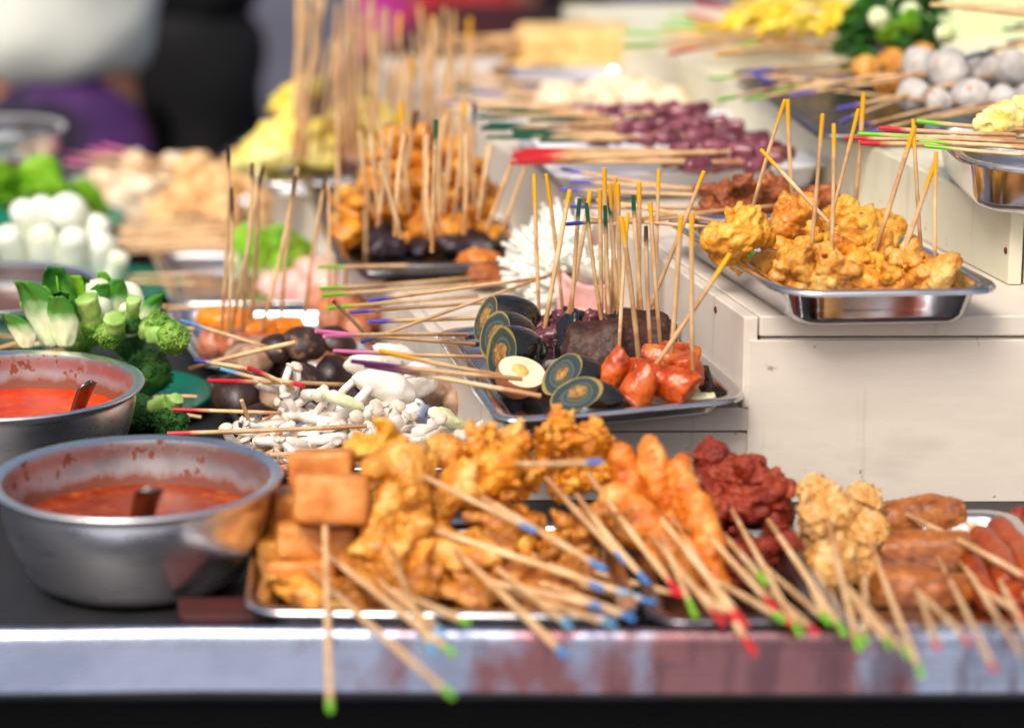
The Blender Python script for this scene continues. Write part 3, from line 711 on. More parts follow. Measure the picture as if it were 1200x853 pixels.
# plain extra lumps of the pile whose sticks cannot be seen
for i, (x, y, Y, w, h, m, lb) in enumerate([
    (440, 529, 2.17, 38, 27, 'fry_yellow', 'yellow fried lump behind the smooth golden ball'),
    (556, 548, 2.17, 46, 30, 'fry_light', 'pale fried lump at the foot of the first frilly fritter'),
    (425, 600, 2.14, 30, 40, 'fry_brown', 'brown fried lump wedged beside the tofu blocks'),
    (590, 612, 2.12, 42, 36, 'fry_brown', 'brown crumpled fritter between the two tall frilly ones'),
    (500, 625, 2.12, 44, 34, 'fry_orange', 'orange lump hidden in the middle of the fried pile'),
    (408, 690, 2.065, 36, 22, 'fry_brown', 'dark brown lump on the tray floor under the flat tofu'),
    (480, 690, 2.085, 60, 22, 'fry_brown', 'brown lump on the tray floor below the golden lumps'),
    (560, 660, 2.11, 60, 34, 'fry_brown', 'brown lump at the tray floor under the pale strip'),
    (640, 690, 2.08, 60, 18, 'fry_brown', 'flat brown lump on the tray floor next to the dark red meat tray'),
    (365, 695, 2.075, 50, 14, 'fry_gold', 'golden lump on the tray floor at its corner')]):
    solo('fried_piece', lump(x, y, Y, w, h, 400 + i * 3), m, lb, 'fried food')

# --- the tall frilly fritters ---------------------------------------
def frill(fingers, body, Y, seed, mtl, voxel=.0018):
    """spread clump of mushroom strands in crisp batter: many flat ribbons that branch upwards"""
    L = []
    rnd = random.Random(seed)
    for (x, y, w, h, dy) in body:
        p = V(x, y, Y + dy); s = S(p)
        L += wavy(p, (w * s * .72, w * s * .5, h * s * .62), seed + int(x), 2)
    extra = [(x0 + rnd.uniform(-22, 22), y0 + rnd.uniform(0, 34), x1 + rnd.uniform(-26, 26), y1 + rnd.uniform(2, 42), r0 * .5, r1 * .5, dy + rnd.uniform(-.03, .01)) for (x0, y0, x1, y1, r0, r1, dy) in fingers for _ in range(6)]
    for (x0, y0, x1, y1, r0, r1, dy) in list(fingers) + extra:
        a, b = V(x0, y0, Y), V(x1, y1, Y + dy); s = S(a)
        pts = []; rad = []; bw = Vector((rnd.uniform(-1, 1), rnd.uniform(-1, 1), 0)) * (b - a).length * .18
        for k in range(7):
            u = k / 6
            pts.append(a.lerp(b, u) + bw * math.sin(math.pi * u) + Vector((rnd.uniform(-1, 1), rnd.uniform(-1, 1), rnd.uniform(-.5, .5))) * .0022 * (u > 0))
            rad.append(max((r0 + (r1 - r0) * u) * s * rnd.uniform(.75, 1.2), .0016))
        rad[-1] *= .4; rad[-2] *= .7
        L.append(tube(pts, rad, 8, flat=rnd.uniform(.35, .6)))
    return fuse(L, voxel, ((.0025, 90), (.0022, -190), (.0012, -420)), seed, smooth=1)
skewer(tipz(735, 660, .045, V(640, 560, 2.14)), V(640, 560, 2.14), 'blue', .02, 'skewer with a tall frilly orange fritter next to the white mushrooms, blue tip',
       foods=[('frilly_fritter', frill([(560, 545, 552, 492, 15, 8, .01), (575, 545, 582, 497, 14, 8, .015), (560, 560, 536, 520, 14, 8, 0), (605, 545, 622, 506, 15, 11, -.01), (598, 540, 602, 520, 12, 8, .02), (545, 560, 528, 548, 14, 9, 0), (592, 540, 566, 512, 12, 7, -.01)],
        [(572, 552, 42, 34, 0), (548, 570, 34, 26, .01), (605, 545, 26, 34, 0), (580, 580, 44, 28, -.01), (600, 620, 34, 34, -.02)], 2.15, 501, 0), 'fry_orange')], r=.0026)
skewer(tipz(760, 684, .04, V(676, 580, 2.12)), V(676, 580, 2.12), 'blue', .02, 'skewer with the tallest frilly orange fritter, in front of the century egg tray, blue tip',
       foods=[('frilly_fritter', frill([(655, 520, 652, 476, 18, 12, .01), (660, 515, 664, 484, 12, 7, -.01), (672, 520, 682, 498, 12, 7, 0), (690, 530, 693, 486, 18, 7, 0), (640, 520, 640, 497, 12, 8, 0), (712, 545, 735, 545, 20, 12, 0), (700, 525, 712, 508, 12, 6, .01)],
        [(662, 518, 26, 30, 0), (682, 540, 40, 34, 0), (715, 560, 34, 32, 0), (668, 565, 36, 28, -.01)], 2.17, 502, 0), 'fry_orange')], r=.0026)
skewer(tipz(800, 700, .03, V(690, 556, 2.13)), V(690, 556, 2.13), 'red', .03, 'skewer with a crumpled brown fritter under the tallest frilly one, red tip',
       foods=[('frilly_fritter', frill([(690, 600, 735, 590, 16, 10, 0), (680, 620, 650, 600, 14, 9, 0), (700, 630, 735, 640, 16, 9, -.01)], [(690, 612, 36, 36, 0), (668, 640, 36, 26, -.01), (720, 615, 28, 32, .01)], 2.11, 503, 0), 'fry_brown')], r=.0026)

# --- orange prawns and dark red meat --------------------------------
def prawn(x0, y0, x1, y1, w, Y, seed, dY=-.02):
    a, b = VF(x0, y0, Y, w), VF(x1, y1, Y + dY, w); s = S(a); L = []
    rnd = random.Random(seed)
    for k in range(7):
        u = k / 6; q = a.lerp(b, u) + Vector((rnd.uniform(-1, 1), 0, rnd.uniform(-1, 1))) * .003
        r = w * s * (.7 + .35 * math.sin(math.pi * min(1, u * .8 + .15)))
        L.append(blob(q, (r, r, r * 1.5), sub=2, amps=((.22, 1.3),), seed=seed + k))
    return fuse(L, .0022, ((.0035, 60), (.0014, -130), (.0008, 380)), seed, smooth=8)
PR = [((848, 732), .02, (768, 634), (755, 618), 2.10, (715, 590, 790, 650, 22), 'red', 'short orange prawn low beside the tallest frilly fritter, red tip'),
      ((884, 765), .006, (797, 616), (786, 600), 2.13, (762, 536, 812, 640, 22), 'red', 'long upright orange prawn touching the dark red meat, red tip with long paint'),
      ((875, 734), .015, (759, 592), (748, 578), 2.14, (728, 545, 770, 622, 20), 'red', 'orange prawn between the frilly fritter and the upright prawn, red tip'),
      ((815, 722), .03, (786, 641), (776, 626), 2.08, (770, 635, 835, 680, 20), 'green', 'orange prawn on the tray floor with a green tip'),
      ((912, 716), .02, (821, 620), (812, 606), 2.12, (800, 560, 845, 680, 20), 'red', 'orange prawn leaning on the red meat, red tip over the dark tray')]
for i, (tp, tz, st, bp, Y, pw, tc_, words) in enumerate(PR):
    B = VF(bp[0], bp[1], Y, 4)
    skewer(tipz(tp[0], tp[1], tz, B), B, tc_, 1.1 * .03, 'skewer with a' + ('n ' if words[0] in 'aeiou' else ' ') + words, foods=[('fried_prawn', prawn(*pw, Y + .01, 600 + i * 9), 'prawn_orange')], r=.0026)
def meat(lst, Y, seed):
    L = []
    for (x, y, w, h, dy) in lst:
        p = VF(x, y, Y + dy, h); s = S(p); L += wavy(p, (w * s, w * s * .8, h * s), seed + int(x), 3, spread=.8, fins=3)
    return fuse(L, .0017, ((.005, 60), (.0024, -110), (.0011, -300), (.0005, 700)), seed, smooth=5)
MT = [((938, 744), .012, (860, 601), (852, 588), 2.17, [(832, 536, 32, 26, .02), (870, 556, 32, 26, .01), (858, 586, 42, 30, 0)], 'green', 'three dark red fried lumps at the top of the meat pile, green tip'),
      ((990, 743), .012, (905, 620), (898, 606), 2.16, [(906, 598, 34, 34, 0), (884, 545, 18, 16, .03), (908, 566, 17, 16, .02), (886, 570, 30, 28, .02)], 'green', 'knobbly dark red lump next to the golden shrimp balls, green tip'),
      ((897, 682), .045, (840, 620), (830, 610), 2.15, [(822, 592, 26, 26, 0), (846, 632, 34, 22, .01)], 'green', 'dark red lump behind the orange prawns, short stick with a green tip'),
      ((957, 742), .015, (872, 664), (860, 655), 2.12, [(860, 662, 34, 24, 0)], 'red', 'dark red lump on the tray floor, red tip over the metal edge'),
      ((972, 729), .02, (886, 654), (874, 644), 2.14, [(892, 648, 36, 24, 0)], 'green', 'dark red lump low behind the other meat, green tip at the tray corner'),
      ((970, 727), .022, (923, 630), (916, 620), 2.17, [(918, 650, 22, 24, .01)], 'green', 'small dark red lump under the knobbly one, steep stick with a green tip'),
      ((918, 726), .02, (832, 677), (818, 670), 2.09, [(818, 672, 30, 18, 0)], 'green', 'small dark red lump at the tray front among the orange prawns, green tip')]
for i, (tp, tz, st, bp, Y, ls, tc_, words) in enumerate(MT):
    B = VF(bp[0], bp[1], Y, 4)
    skewer(tipz(tp[0], tp[1], tz, B), B, tc_, 1.1 * .022, 'skewer with ' + ('' if words[0] == 't' else 'a ') + words, foods=[('fried_meat', meat(ls, Y + .012, 700 + i * 9), 'meat_red')], r=.0025)

# --- shrimp balls, rolls, sausages ----------------------------------
def hairy(lst, Y, seed):
    L = []; rnd = random.Random(seed)
    for (x, y, r, dy) in lst:
        p = VF(x, y, Y + dy, r); s = S(p)
        L.append(blob(p, r * s * .95, sub=3, amps=((.18, 1.6), (.1, 4)), seed=seed + int(x)))
        for k in range(46):                       # shreds stuck all over
            d = Vector((rnd.gauss(0, 1), rnd.gauss(0, 1), rnd.gauss(0, 1))).normalized()
            t = d.cross(Vector((rnd.gauss(0, 1), rnd.gauss(0, 1), rnd.gauss(0, 1)))).normalized()
            q = p + d * r * s * .97; ln = r * s * rnd.uniform(.3, .6)
            L.append(tube([q - t * ln, q + d * .0015, q + t * ln + d * rnd.uniform(-.001, .002)], [.0007, .0016, .0007], 5))
    return fuse(L, .0012, ((.0012, 160), (.0006, 500)), seed)
SB = [((1007, 760), .008, (973, 628), (970, 606), 2.14, [(958, 580, 24, .02), (972, 605, 36, 0)], 'green', 'two golden shrimp balls at the top next to the red meat, green tip'),
      ((1080, 790), .002, (1022, 648), (1018, 630), 2.14, [(1012, 626, 30, -.005)], 'green', 'shredded golden shrimp ball facing the bean curd rolls, green tip below the metal edge'),
      ((1064, 767), .006, (988, 682), (976, 668), 2.11, [(975, 662, 32, 0)], 'green', 'golden shrimp ball on the tray floor, slanting stick with a green tip'),
      ((1013, 752), .01, (1013, 676), (1013, 660), 2.12, [(1008, 664, 24, .01)], 'green', 'small golden shrimp ball on the tray floor, upright-looking stick with a green tip')]
for i, (tp, tz, st, bp, Y, ls, tc_, words) in enumerate(SB):
    B = VF(bp[0], bp[1], Y, 4)
    skewer(tipz(tp[0], tp[1], tz, B), B, tc_, 1.1 * .022, 'skewer with ' + ('' if words[0] == 't' else 'a ') + words, foods=[('shrimp_ball', hairy(ls, Y + .012, 800 + i * 9), 'shrimp_ball')], r=.0025)
solo('shrimp_ball', hairy([(1010, 590, 24, 0)], 2.19, 870), 'shrimp_ball', 'golden shrimp ball behind the pair at the top of its heap', 'fried food')
def roll(px, py, Y, w, h, rot, seed):
    p = VF(px, py, Y, h); s = S(p)
    a = []
    for k in range(9):
        u = k / 8 * 2 - 1; r = h * s * (1 - .25 * abs(u) ** 3) * U(.95, 1.05)
        a.append((u * w * s * 1.08, r * 1.3))
    L = [tube([Vector((x, .002 * math.sin(x * 90 + seed), 0)) for x, _ in a], [r for _, r in a], 14)]
    for k in range(5): L.append(blob((U(-w, w) * s * .8, -h * s * .5, U(-.5, .5) * h * s), (w * s * .35, h * s * .5, h * s * .35), sub=2, amps=((.3, 2),), seed=seed + k))
    g = fuse(L, .0022, ((.002, 90), (.001, 300)), seed)
    return xf(g, Matrix.Translation(p) @ Euler(rot).to_matrix().to_4x4()), p, s
RL = [((1210, 681), .035, (1082, 613), (1060, 602), 2.20, (1080, 607, 46, 21, (0, R_(-3), R_(4))), 'red', 'top fried bean curd roll with a cut pale face, red tip'),
      ((1165, 784), .003, (1100, 658), (1092, 640), 2.16, (1084, 645, 50, 20, (0, R_(-6), R_(-8))), 'red', 'middle fried bean curd roll of the stack of three, red tip'),
      ((1098, 758), .01, (1076, 694), (1070, 678), 2.12, (1080, 690, 52, 19, (0, R_(4), R_(6))), 'red', 'lowest fried bean curd roll of the stack, short stick with a red tip')]
for i, (tp, tz, st, bp, Y, q, tc_, words) in enumerate(RL):
    g, p, s = roll(q[0], q[1], Y + .012, q[2], q[3], q[4], 900 + i)
    fo = [('bean_curd_roll', g, 'roll_skin')]
    if i == 0:
        cap = blob((0, 0, 0), (42 * s, 14 * s, 4 * s), (R_(10), R_(-4), 0), 3, ((.1, 2),), 5)
        fo = [('bean_curd_roll', g, 'roll_skin', [('cut_face', xf(cap, Matrix.Translation(p + Vector((.001, .002, 17.5 * s)))), 'roll_filling')])]
    B = VF(bp[0], bp[1], Y, 4)
    skewer(tipz(tp[0], tp[1], tz, B), B, tc_, 1.1 * .014, 'skewer with the ' + words, foods=fo, r=.0025)
def sausage(pts, Y, r, seed, dY=(0, 0, 0, 0)):
    P = [VF(x, y, Y + d, r) for (x, y), d in zip(pts, dY)]; s = S(P[0])
    Q = []
    for i in range(len(P) - 1):
        for k in range(4): Q.append(P[i].lerp(P[i + 1], k / 4))
    Q.append(P[-1])
    g = capsule(Q, r * s, 14)
    o = Vector((seed, 2, 3))
    return [v + Vector((1, 1, 1)) * .0008 * noise.noise(v * 90 + o) for v in g[0]], g[1]
SA_ = [((1200, 722), .03, (1113, 678), (1125, 676), 2.14, [(1140, 660), (1150, 690), (1160, 702)], 15, 'red', 'short orange sausage beside the middle bean curd roll, red tip'),
       ((1197, 764), .008, (1150, 700), (1146, 690), 2.15, [(1150, 632), (1172, 656), (1180, 682)], 18, None, 'curved orange sausage in front of the tray rim, slanting plain stick'),
       ((1212, 760), .012, (1168, 680), (1164, 664), 2.18, [(1172, 620), (1196, 646), (1206, 672)], 17, 'green', 'scored orange sausage lying highest on the sausage heap'),
       ((1222, 720), .02, (1196, 692), (1190, 684), 2.12, [(1180, 700), (1205, 694), (1228, 690)], 15, 'red', 'orange sausage lying flat at the tray front by the picture edge')]
for i, (tp, tz, st, bp, Y, pts, r, tc_, words) in enumerate(SA_):
    B = VF(bp[0], bp[1], Y, 4)
    skewer(tipz(tp[0], tp[1], tz, B), B, tc_, 1.1 * .014, 'skewer with a' + ('n ' if words[0] in 'aeiou' else ' ') + words, foods=[('sausage', sausage(pts, Y + .012, r, 950 + i, (.01, 0, -.01)), 'sausage')], r=.0025)
solo('crispy_shred', fuse([blob(V(1128 + U(-14, 14), 634 + U(-14, 12), 2.2), (.009, .006, .006), sub=2, amps=((.6, 2),), seed=k) for k in range(8)], .0014, ((.002, 200),), 4), 'shrimp_ball', 'crisp golden crumbs between the bean curd rolls and the sausages', 'crumbs')
solo('meat_ball', lump(1206, 606, 2.24, 24, 20, 977), 'meat_red', 'dark red fried lump at the tray rim above the sausages', 'fried food')
solo('batter_scrap', fuse([tube([V(1030, 705, 2.07), V(1042, 712, 2.07), V(1070, 716, 2.065)], [.002, .004, .0015], 6), blob(V(1040, 712, 2.07), (.008, .005, .003), sub=2, amps=((.4, 2),), seed=2)], .0014, ((.001, 200),), 1), 'shrimp_ball', 'thin scrap of golden batter on the tray floor below the shrimp balls', 'crumbs')

rnd = random.Random(77)
for i, (tp, tz, st, Y, tc_, lb) in enumerate([
    ((668, 735), .02, (560, 650), 2.08, 'sky', 'bare skewer crossing the fried pile low down, sky blue tip at the tray rim'),
    ((705, 690), .04, (600, 640), 2.1, 'blue', 'bare skewer between the frilly fritters and the tray rim, blue tip'),
    ((742, 725), .03, (600, 672), 2.08, 'blue', 'bare skewer lying nearly level across the tray rim, blue tip by the dark meat tray'),
    ((520, 742), .02, (420, 660), 2.07, 'sky', 'bare skewer beside the tofu sticks, sky blue tip over the tray rim'),
    ((860, 725), .02, (776, 655), 2.09, 'red', 'bare skewer among the orange prawns, red tip pointing at the metal edge'),
    ((925, 730), .015, (845, 640), 2.13, 'red', 'bare skewer out of the dark red meat, red tip between two green tips'),
    ((1042, 756), .008, (968, 660), 2.12, 'green', 'bare skewer under the golden shrimp balls, green tip over the metal edge'),
    ((1135, 752), .008, (1060, 680), 2.12, 'red', 'bare skewer out of the lowest bean curd roll, red tip over the metal edge'),
    ((1178, 740), .015, (1120, 650), 2.15, 'red', 'bare skewer from the gap between rolls and sausages, red tip')]):
    B = VF(st[0], st[1], Y, 6)
    skewer(tipz(tp[0], tp[1], tz, B), B, tc_, .02, lb, r=.0025)
# ================================================================== CENTURY EGG TRAY
ZT = .088
def ZY(px, py, z): return G(px, py, z)
def egg(px, py, z, n, ax, seed, cut=.1, hl=35, hr=25):
    """an egg cut by a plane: hl, hr = half length and half width in pixels, n = way the cut face looks, ax = the egg's long axis"""
    c = G(px, py, z); s_ = S(c)
    ax = Vector(ax).normalized(); b1 = ax.cross(Vector((.1, .3, 1))).normalized(); b2 = ax.cross(b1)
    M = Matrix((ax * hl * s_, b1 * hr * s_, b2 * hr * s_)).transposed()
    n = Vector(n).normalized(); m = (M.transposed() @ n).normalized()
    u = m.cross(Vector((.2, .5, .7))).normalized(); w = m.cross(u)
    def E(q):                                  # blunt and pointed end
        k = 1 - .10 * q.x
        return c + M @ Vector((q.x, q.y * k, q.z * k))
    N = 44; a0 = math.acos(cut); vs, fs = [], []
    for k in range(17):
        t = a0 + (math.pi - a0) * k / 16
        for j in range(N):
            a = 2 * math.pi * j / N; vs.append(E(m * math.cos(t) + (u * math.cos(a) + w * math.sin(a)) * max(math.sin(t), 1e-3)))
    for k in range(16):
        for j in range(N): fs.append((k * N + j, (k + 1) * N + j, (k + 1) * N + (j + 1) % N, k * N + (j + 1) % N))
    rim_ = vs[:N]; cc = sum(rim_, Vector()) / N
    fv, ff, ft = [], [], []; o_ = Vector((seed, 5, 2))
    for k in range(15):
        r = 1 - k / 14
        for j in range(N): q_ = cc + (rim_[j] - cc) * r; fv.append(q_ + n * (.0004 * (1 - r) + .0008 * noise.noise(q_ * 130) * (1 - r))); ft.append(min(1, r + (.16 * noise.noise(q_ * 55 + o_) if r < .97 else 0)))
    for k in range(14):
        for j in range(N): ff.append((k * N + j, k * N + (j + 1) % N, (k + 1) * N + (j + 1) % N, (k + 1) * N + j))
    yk = ico(4); o = Vector((seed, 3, 1)); yv = []
    R1 = rim_[0] - cc; R2 = rim_[N // 4] - cc
    for v in yk[0]:
        d = 1 + .22 * noise.noise(v * 1.6 + o) + .1 * noise.noise(v * 5 + o)
        yv.append(cc + R1 * .10 * math.sin(seed * 2.3) + R2 * .12 * math.sin(seed * 1.7) + (R1 * v.x + R2 * v.y) * (.40 + .08 * math.sin(seed)) * d + n * (v.z * .0026 * d))
    return (vs, fs), (fv, ff), ft, (yv, yk[1])
def egg_skewer(A, tip, tl, E, label, kind='century', Bpx=None, z=None):
    body, face, ft, yolk = E
    c = sum(face[0], Vector()) / len(face[0])
    B = G(Bpx[0], Bpx[1], z) if Bpx else c
    o = skewer(A, B, tip, tl, label, r=.0021)
    if kind == 'century':
        e = part('egg_half', body, 'egg_dark', o); part('cut_face', face, 'century_face', e, attr=ft); part('yolk', yolk, 'century_yolk', e)
    else:
        e = part('egg_half', body, 'egg_brown', o); part('cut_face', face, 'egg_white', e); part('yolk', yolk, 'egg_yolk', e)
    return o
h0 = ZT + .022
E1 = egg(670, 441, h0 + .009, (-.66, -.46, .60), (1, .05, -.06), 11, .30, 46, 27)
E2 = egg(686, 466, h0 + .003, (-.50, -.52, .69), (1, -.1, -.06), 12, .30, 48, 25)
E3 = egg(602, 414, h0 + .008, (-.82, -.52, .22), (.9, .42, -.05), 13, .40, 42, 33)
E4 = egg(592, 394, h0 + .012, (-.78, -.50, .36), (.9, .42, -.05), 14, .36, 40, 30)
E5 = egg(590, 374, h0 + .016, (-.85, -.34, .40), (.95, .3, .05), 15, .5, 46, 29)
E6 = egg(611, 438, h0 + .006, (.30, -.42, .86), (.75, .1, .5), 16, .12, 32, 27)
zt = ZT + .05
egg_skewer(G(411, 423, zt + .01), 'plum', .06, E1, 'skewer with a century egg half whose rings face up, plum tip, above another egg', Bpx=(612, 444), z=h0 + .014)
egg_skewer(G(427, 428, zt), 'plum', .05, E2, 'skewer with the century egg half lying by the front tray rim, plum tip', Bpx=(634, 464), z=h0 + .006)
egg_skewer(G(370, 388, zt + .02), 'pink', .06, E3, 'skewer with a standing century egg half showing its golden rim, pink tip', Bpx=(556, 403), z=h0 + .012)
egg_skewer(G(391, 411, zt + .005), 'pink', .05, E4, 'skewer with a century egg half squeezed between two others, pink tip', Bpx=(566, 418), z=h0 + .01)
egg_skewer(G(380, 394, zt + .03), 'pink', .05, E5, 'skewer with the rearmost dark century egg half, pink tip', Bpx=(548, 392), z=h0 + .02)
egg_skewer(G(444, 411, zt + .02), 'yellow', .045, E6, 'skewer with a brown edged boiled egg half with pale yellow yolk, yellow tip', kind='boiled', Bpx=(588, 440), z=h0 + .012)

# --- sausages, liver slices on upright sticks ------------------------
UP = [  # top px, base px, tip colour, tip length, food
    ((626, 204), (632, 372), 'yellow', .042), ((640, 204), (660, 372), 'yellow', .042), ((668, 222), (637, 392), 'yellow', .018),
    ((679, 233), (669, 384), 'pine', .026), ((687, 238), (707, 388), 'pine', .027), ((692, 223), (664, 378), 'yellow', .026),
    ((703, 222), (705, 386), 'yellow', .03), ((708, 197), (712, 380), 'yellow', .034), ((709, 241), (715, 388), 'pine', .03),
    ((714, 230), (726, 384), 'pine', .026), ((715, 215), (722, 376), 'yellow', .03), ((721, 208), (716, 374), 'yellow', .022), ((724, 215), (727, 384), 'yellow', .028),
    ((728, 254), (749, 426), 'yellow', .028), ((736, 249), (725, 424), 'yellow', .026), ((742, 229), (754, 384), 'pine', .022),
    ((749, 214), (748, 376), 'yellow', .026), ((757, 265), (763, 420), 'brown', .02), ((762, 237), (774, 408), 'yellow', .022),
    ((772, 198), (767, 378), 'yellow', .026), ((825, 201), (748, 392), 'yellow', .018), ((798, 254), (786, 432), 'yellow', .022),
    ((811, 250), (812, 446), 'yellow', .036), ((856, 297), (757, 444), 'yellow', .034)]
def slab(px, py, z, w, h, d, rot, seed, m):
    p = G(px, py, z); s = S(p)
    L = [blob(p, (w * s * 1.08, d * s * .8, h * s * 1.05), (rot[0], rot[1] * 2 + math.sin(seed * 5) * .25, rot[2] + math.sin(seed * 3) * .35), 4, ((.22, 1.5), (.1, 4)), seed, box=4.5)]
    return fuse(L, .002, ((.003, 60), (.0012, -150), (.0007, 420)), seed)
zs = ZT + .024
def leaf_slab(px, py, z, w, h, d, n, roll_, seed):
    """a cut slice standing with its flat face turned to n"""
    p = G(px, py, z); s = S(p); n = Vector(n).normalized(); q = n.to_track_quat('Z', 'Y').to_matrix().to_4x4() @ Matrix.Rotation(roll_, 4, 'Z')
    g = blob((0, 0, 0), (w * s, h * s, d * s), (0, 0, 0), 5, ((.22, 1.5), (.08, 4)), seed, box=5)
    g = ([Vector((v.x, v.y, v.z + (v.x / (w * s)) ** 2 * .004 - (v.y / (h * s)) ** 2 * .003)) for v in g[0]], g[1])
    g = xf(g, Matrix.Translation(p) @ q)
    return fuse([g], .0018, ((.0018, 60), (.0005, -170), (.0003, 460)), seed)
LV = {0: ('liver_slice', slab(634, 388, zs, 22, 17, 14, (.2, .1, .4), 31, 0), 'liver_purple'), 1: ('liver_slice', slab(660, 384, zs + .004, 17, 14, 12, (.1, .3, -.3), 32, 0), 'liver_purple'),
      2: ('liver_slice', slab(641, 404, zs + .004, 24, 17, 12, (.3, -.3, .2), 33, 0), 'liver_purple'),
      3: ('liver_slice', leaf_slab(667, 402, zs + .012, 16, 36, 6, (-.75, -.6, .35), .5, 34), 'liver_skin'),
      4: ('liver_slice', leaf_slab(698, 411, zs + .014, 36, 37, 9, (-.15, -.82, .55), .2, 35), 'liver', ),
      15: ('liver_slice', leaf_slab(752, 396, zs + .014, 32, 34, 9, (.1, -.80, .6), -.25, 39), 'liver'), 
      9: ('liver_slice', leaf_slab(727, 396, zs + .008, 15, 30, 7, (.5, -.7, .5), .1, 38), 'liver_skin'),
      19: ('liver_slice', slab(774, 392, zs, 18, 18, 12, (.3, -.3, .1), 40, 0), 'liver'),
      7: ('liver_slice', slab(704, 378, zs + .004, 20, 12, 10, (.2, .1, .3), 42, 0), 'liver_purple'), 10: ('liver_slice', slab(736, 376, zs, 18, 12, 10, (.2, -.1, .3), 43, 0), 'liver_skin'),
      5: ('liver_slice', slab(674, 376, zs, 16, 11, 10, (.1, .2, .1), 46, 0), 'liver_skin')}
def chunk(px, py, z, w, h, ang, seed, cut=None):
    """bite of red sausage: short fat cylinder with a slanted cut end"""
    p = G(px, py, z); s = S(p)
    ln, r = w * s, h * s
    ph = seed * 1.7
    prof = []
    for k in range(11):
        u = k / 10 * 2 - 1; prof.append((ln * u * 1.02, r * (1.02 - .12 * u * u + .06 * math.sin(3 * u + ph)) * (1 if abs(u) < .9 else .9)))
    g = tube([Vector((x + .25 * r * math.sin(0), .05 * r * math.sin(2 * x / ln + ph), 0)) for x, _ in prof], [q for _, q in prof], 22)
    g = ([Vector((v.x + .35 * v.z * (1 if v.x > ln * .85 else (.5 if v.x < -ln * .85 else 0)), v.y, v.z)) for v in g[0]], g[1])
    if True:
        g = fuse([g], .0014, ((0, 1),), 0, smooth=4)
    M = Matrix.Translation(p) @ Euler(ang).to_matrix().to_4x4()
    g = xf(([v + v.normalized() * (.0014 * noise.noise(v * 90 + Vector((seed, 1, 1))) + .0007 * noise.noise(v * 260)) for v in g[0]], g[1]), M)
    out = ['sausage_piece', g, 'sausage_red']
    if cut:
        c = blob((cut * (ln * .55 + r * .38), 0, 0), (r * .3, r * .9, r * .9), sub=3, amps=((.05, 3),), seed=seed)
        out.append([('cut_face', xf(c, M), 'sausage_cut')])
    return tuple(out)
zc = ZT + .02
CH = {13: chunk(752, 436, zc + .014, 22, 17, (0, .2, .6), 51), 14: chunk(718, 438, zc + .014, 28, 16, (0, -1.0, .25), 52), 17: chunk(772, 420, zc + .014, 22, 16, (0, .1, -.3), 53, -1),
      18: chunk(794, 416, zc + .012, 22, 16, (0, .2, .5), 54), 21: chunk(784, 449, zc + .010, 30, 21, (0, .15, -.5), 55), 22: chunk(804, 434, zc + .014, 20, 19, (0, 1.2, .4), 56), 23: chunk(750, 454, zc + .010, 22, 19, (0, -.9, .5), 57, -1)}
names = 'liver'
seq = {}
for i, (tp, bp, tc_, tl) in enumerate(UP):
    B = G(bp[0], bp[1], zs if i not in CH else zc + .012)
    A = V(tp[0], tp[1], B.y + U(-.03, .02))
    f = LV.get(i) or CH.get(i)
    fo = [f] if f else []
    what = 'red sausage' if i in CH else 'dark liver'
    col = {'yellow': 'yellow', 'pine': 'dark green', 'brown': 'short brownish yellow'}[tc_]
    if i == 23: lb = 'long slanting yellow tipped skewer in a pink faced sausage piece, leaning to the fritter tray'
    elif i == 20: lb = 'skewer leaning far over towards the fritter tray, yellow tip, stuck in dark liver'
    else:
        k = seq.get((what, col), 0); seq[(what, col)] = k + 1
        lb = f'upright {col} tipped skewer in {what}, {ORD[k]} such from the ham wrapped mushrooms'
        if col.startswith('short'): lb = 'upright skewer with the short brownish yellow tip among the sausage pieces'
    skewer(A, B, tc_, tl, lb, group=None, foods=fo, r=.0021)
solo('charred_end', slab(826, 446, ZT + .018, 8, 18, 10, (0, 0, .1), 60, 0), 'char', 'charred black end of sausage by the rim of the egg tray', 'sausage')
p = G(722, 475, ZT + .013); s = S(p)
pp = fuse([blob(p, (19 * s, 9 * s, 7 * s), (.5, -.25, .3), 4, ((.12, 2),), 3, box=7), blob(p + Vector((-.008, .004, .003)), (.007, .006, .007), (.2, .6, .9), 4, ((.1, 2),), 4, box=7)], .0013, ((.0008, 160),), 3)
solo('green_pepper', pp, 'pepper_green', 'small cut piece of bright green pepper in front of the sausages', 'vegetable')
solo('mayo_dab', fuse([blob(G(825 + x, 464 + y, ZT + .006), (.012, .01, .004), sub=2, amps=((.3, 2),), seed=x) for x, y in ((0, 0), (-14, 2), (-34, 4), (-52, 5), (8, -2))], .002, ((.0015, 150),), 3), 'mayo', 'smear of pale green sauce along the rim of the egg tray', 'sauce')
solo('mayo_dab', fuse([blob(G(708 + x, 472 + y, ZT + .006), (.009, .008, .006), sub=2, amps=((.3, 2),), seed=x) for x, y in ((0, 0), (10, -2), (-6, -3))], .002, ((.0015, 150),), 3), 'mayo', 'curl of pale egg crumbs beside the green pepper piece', 'sauce')

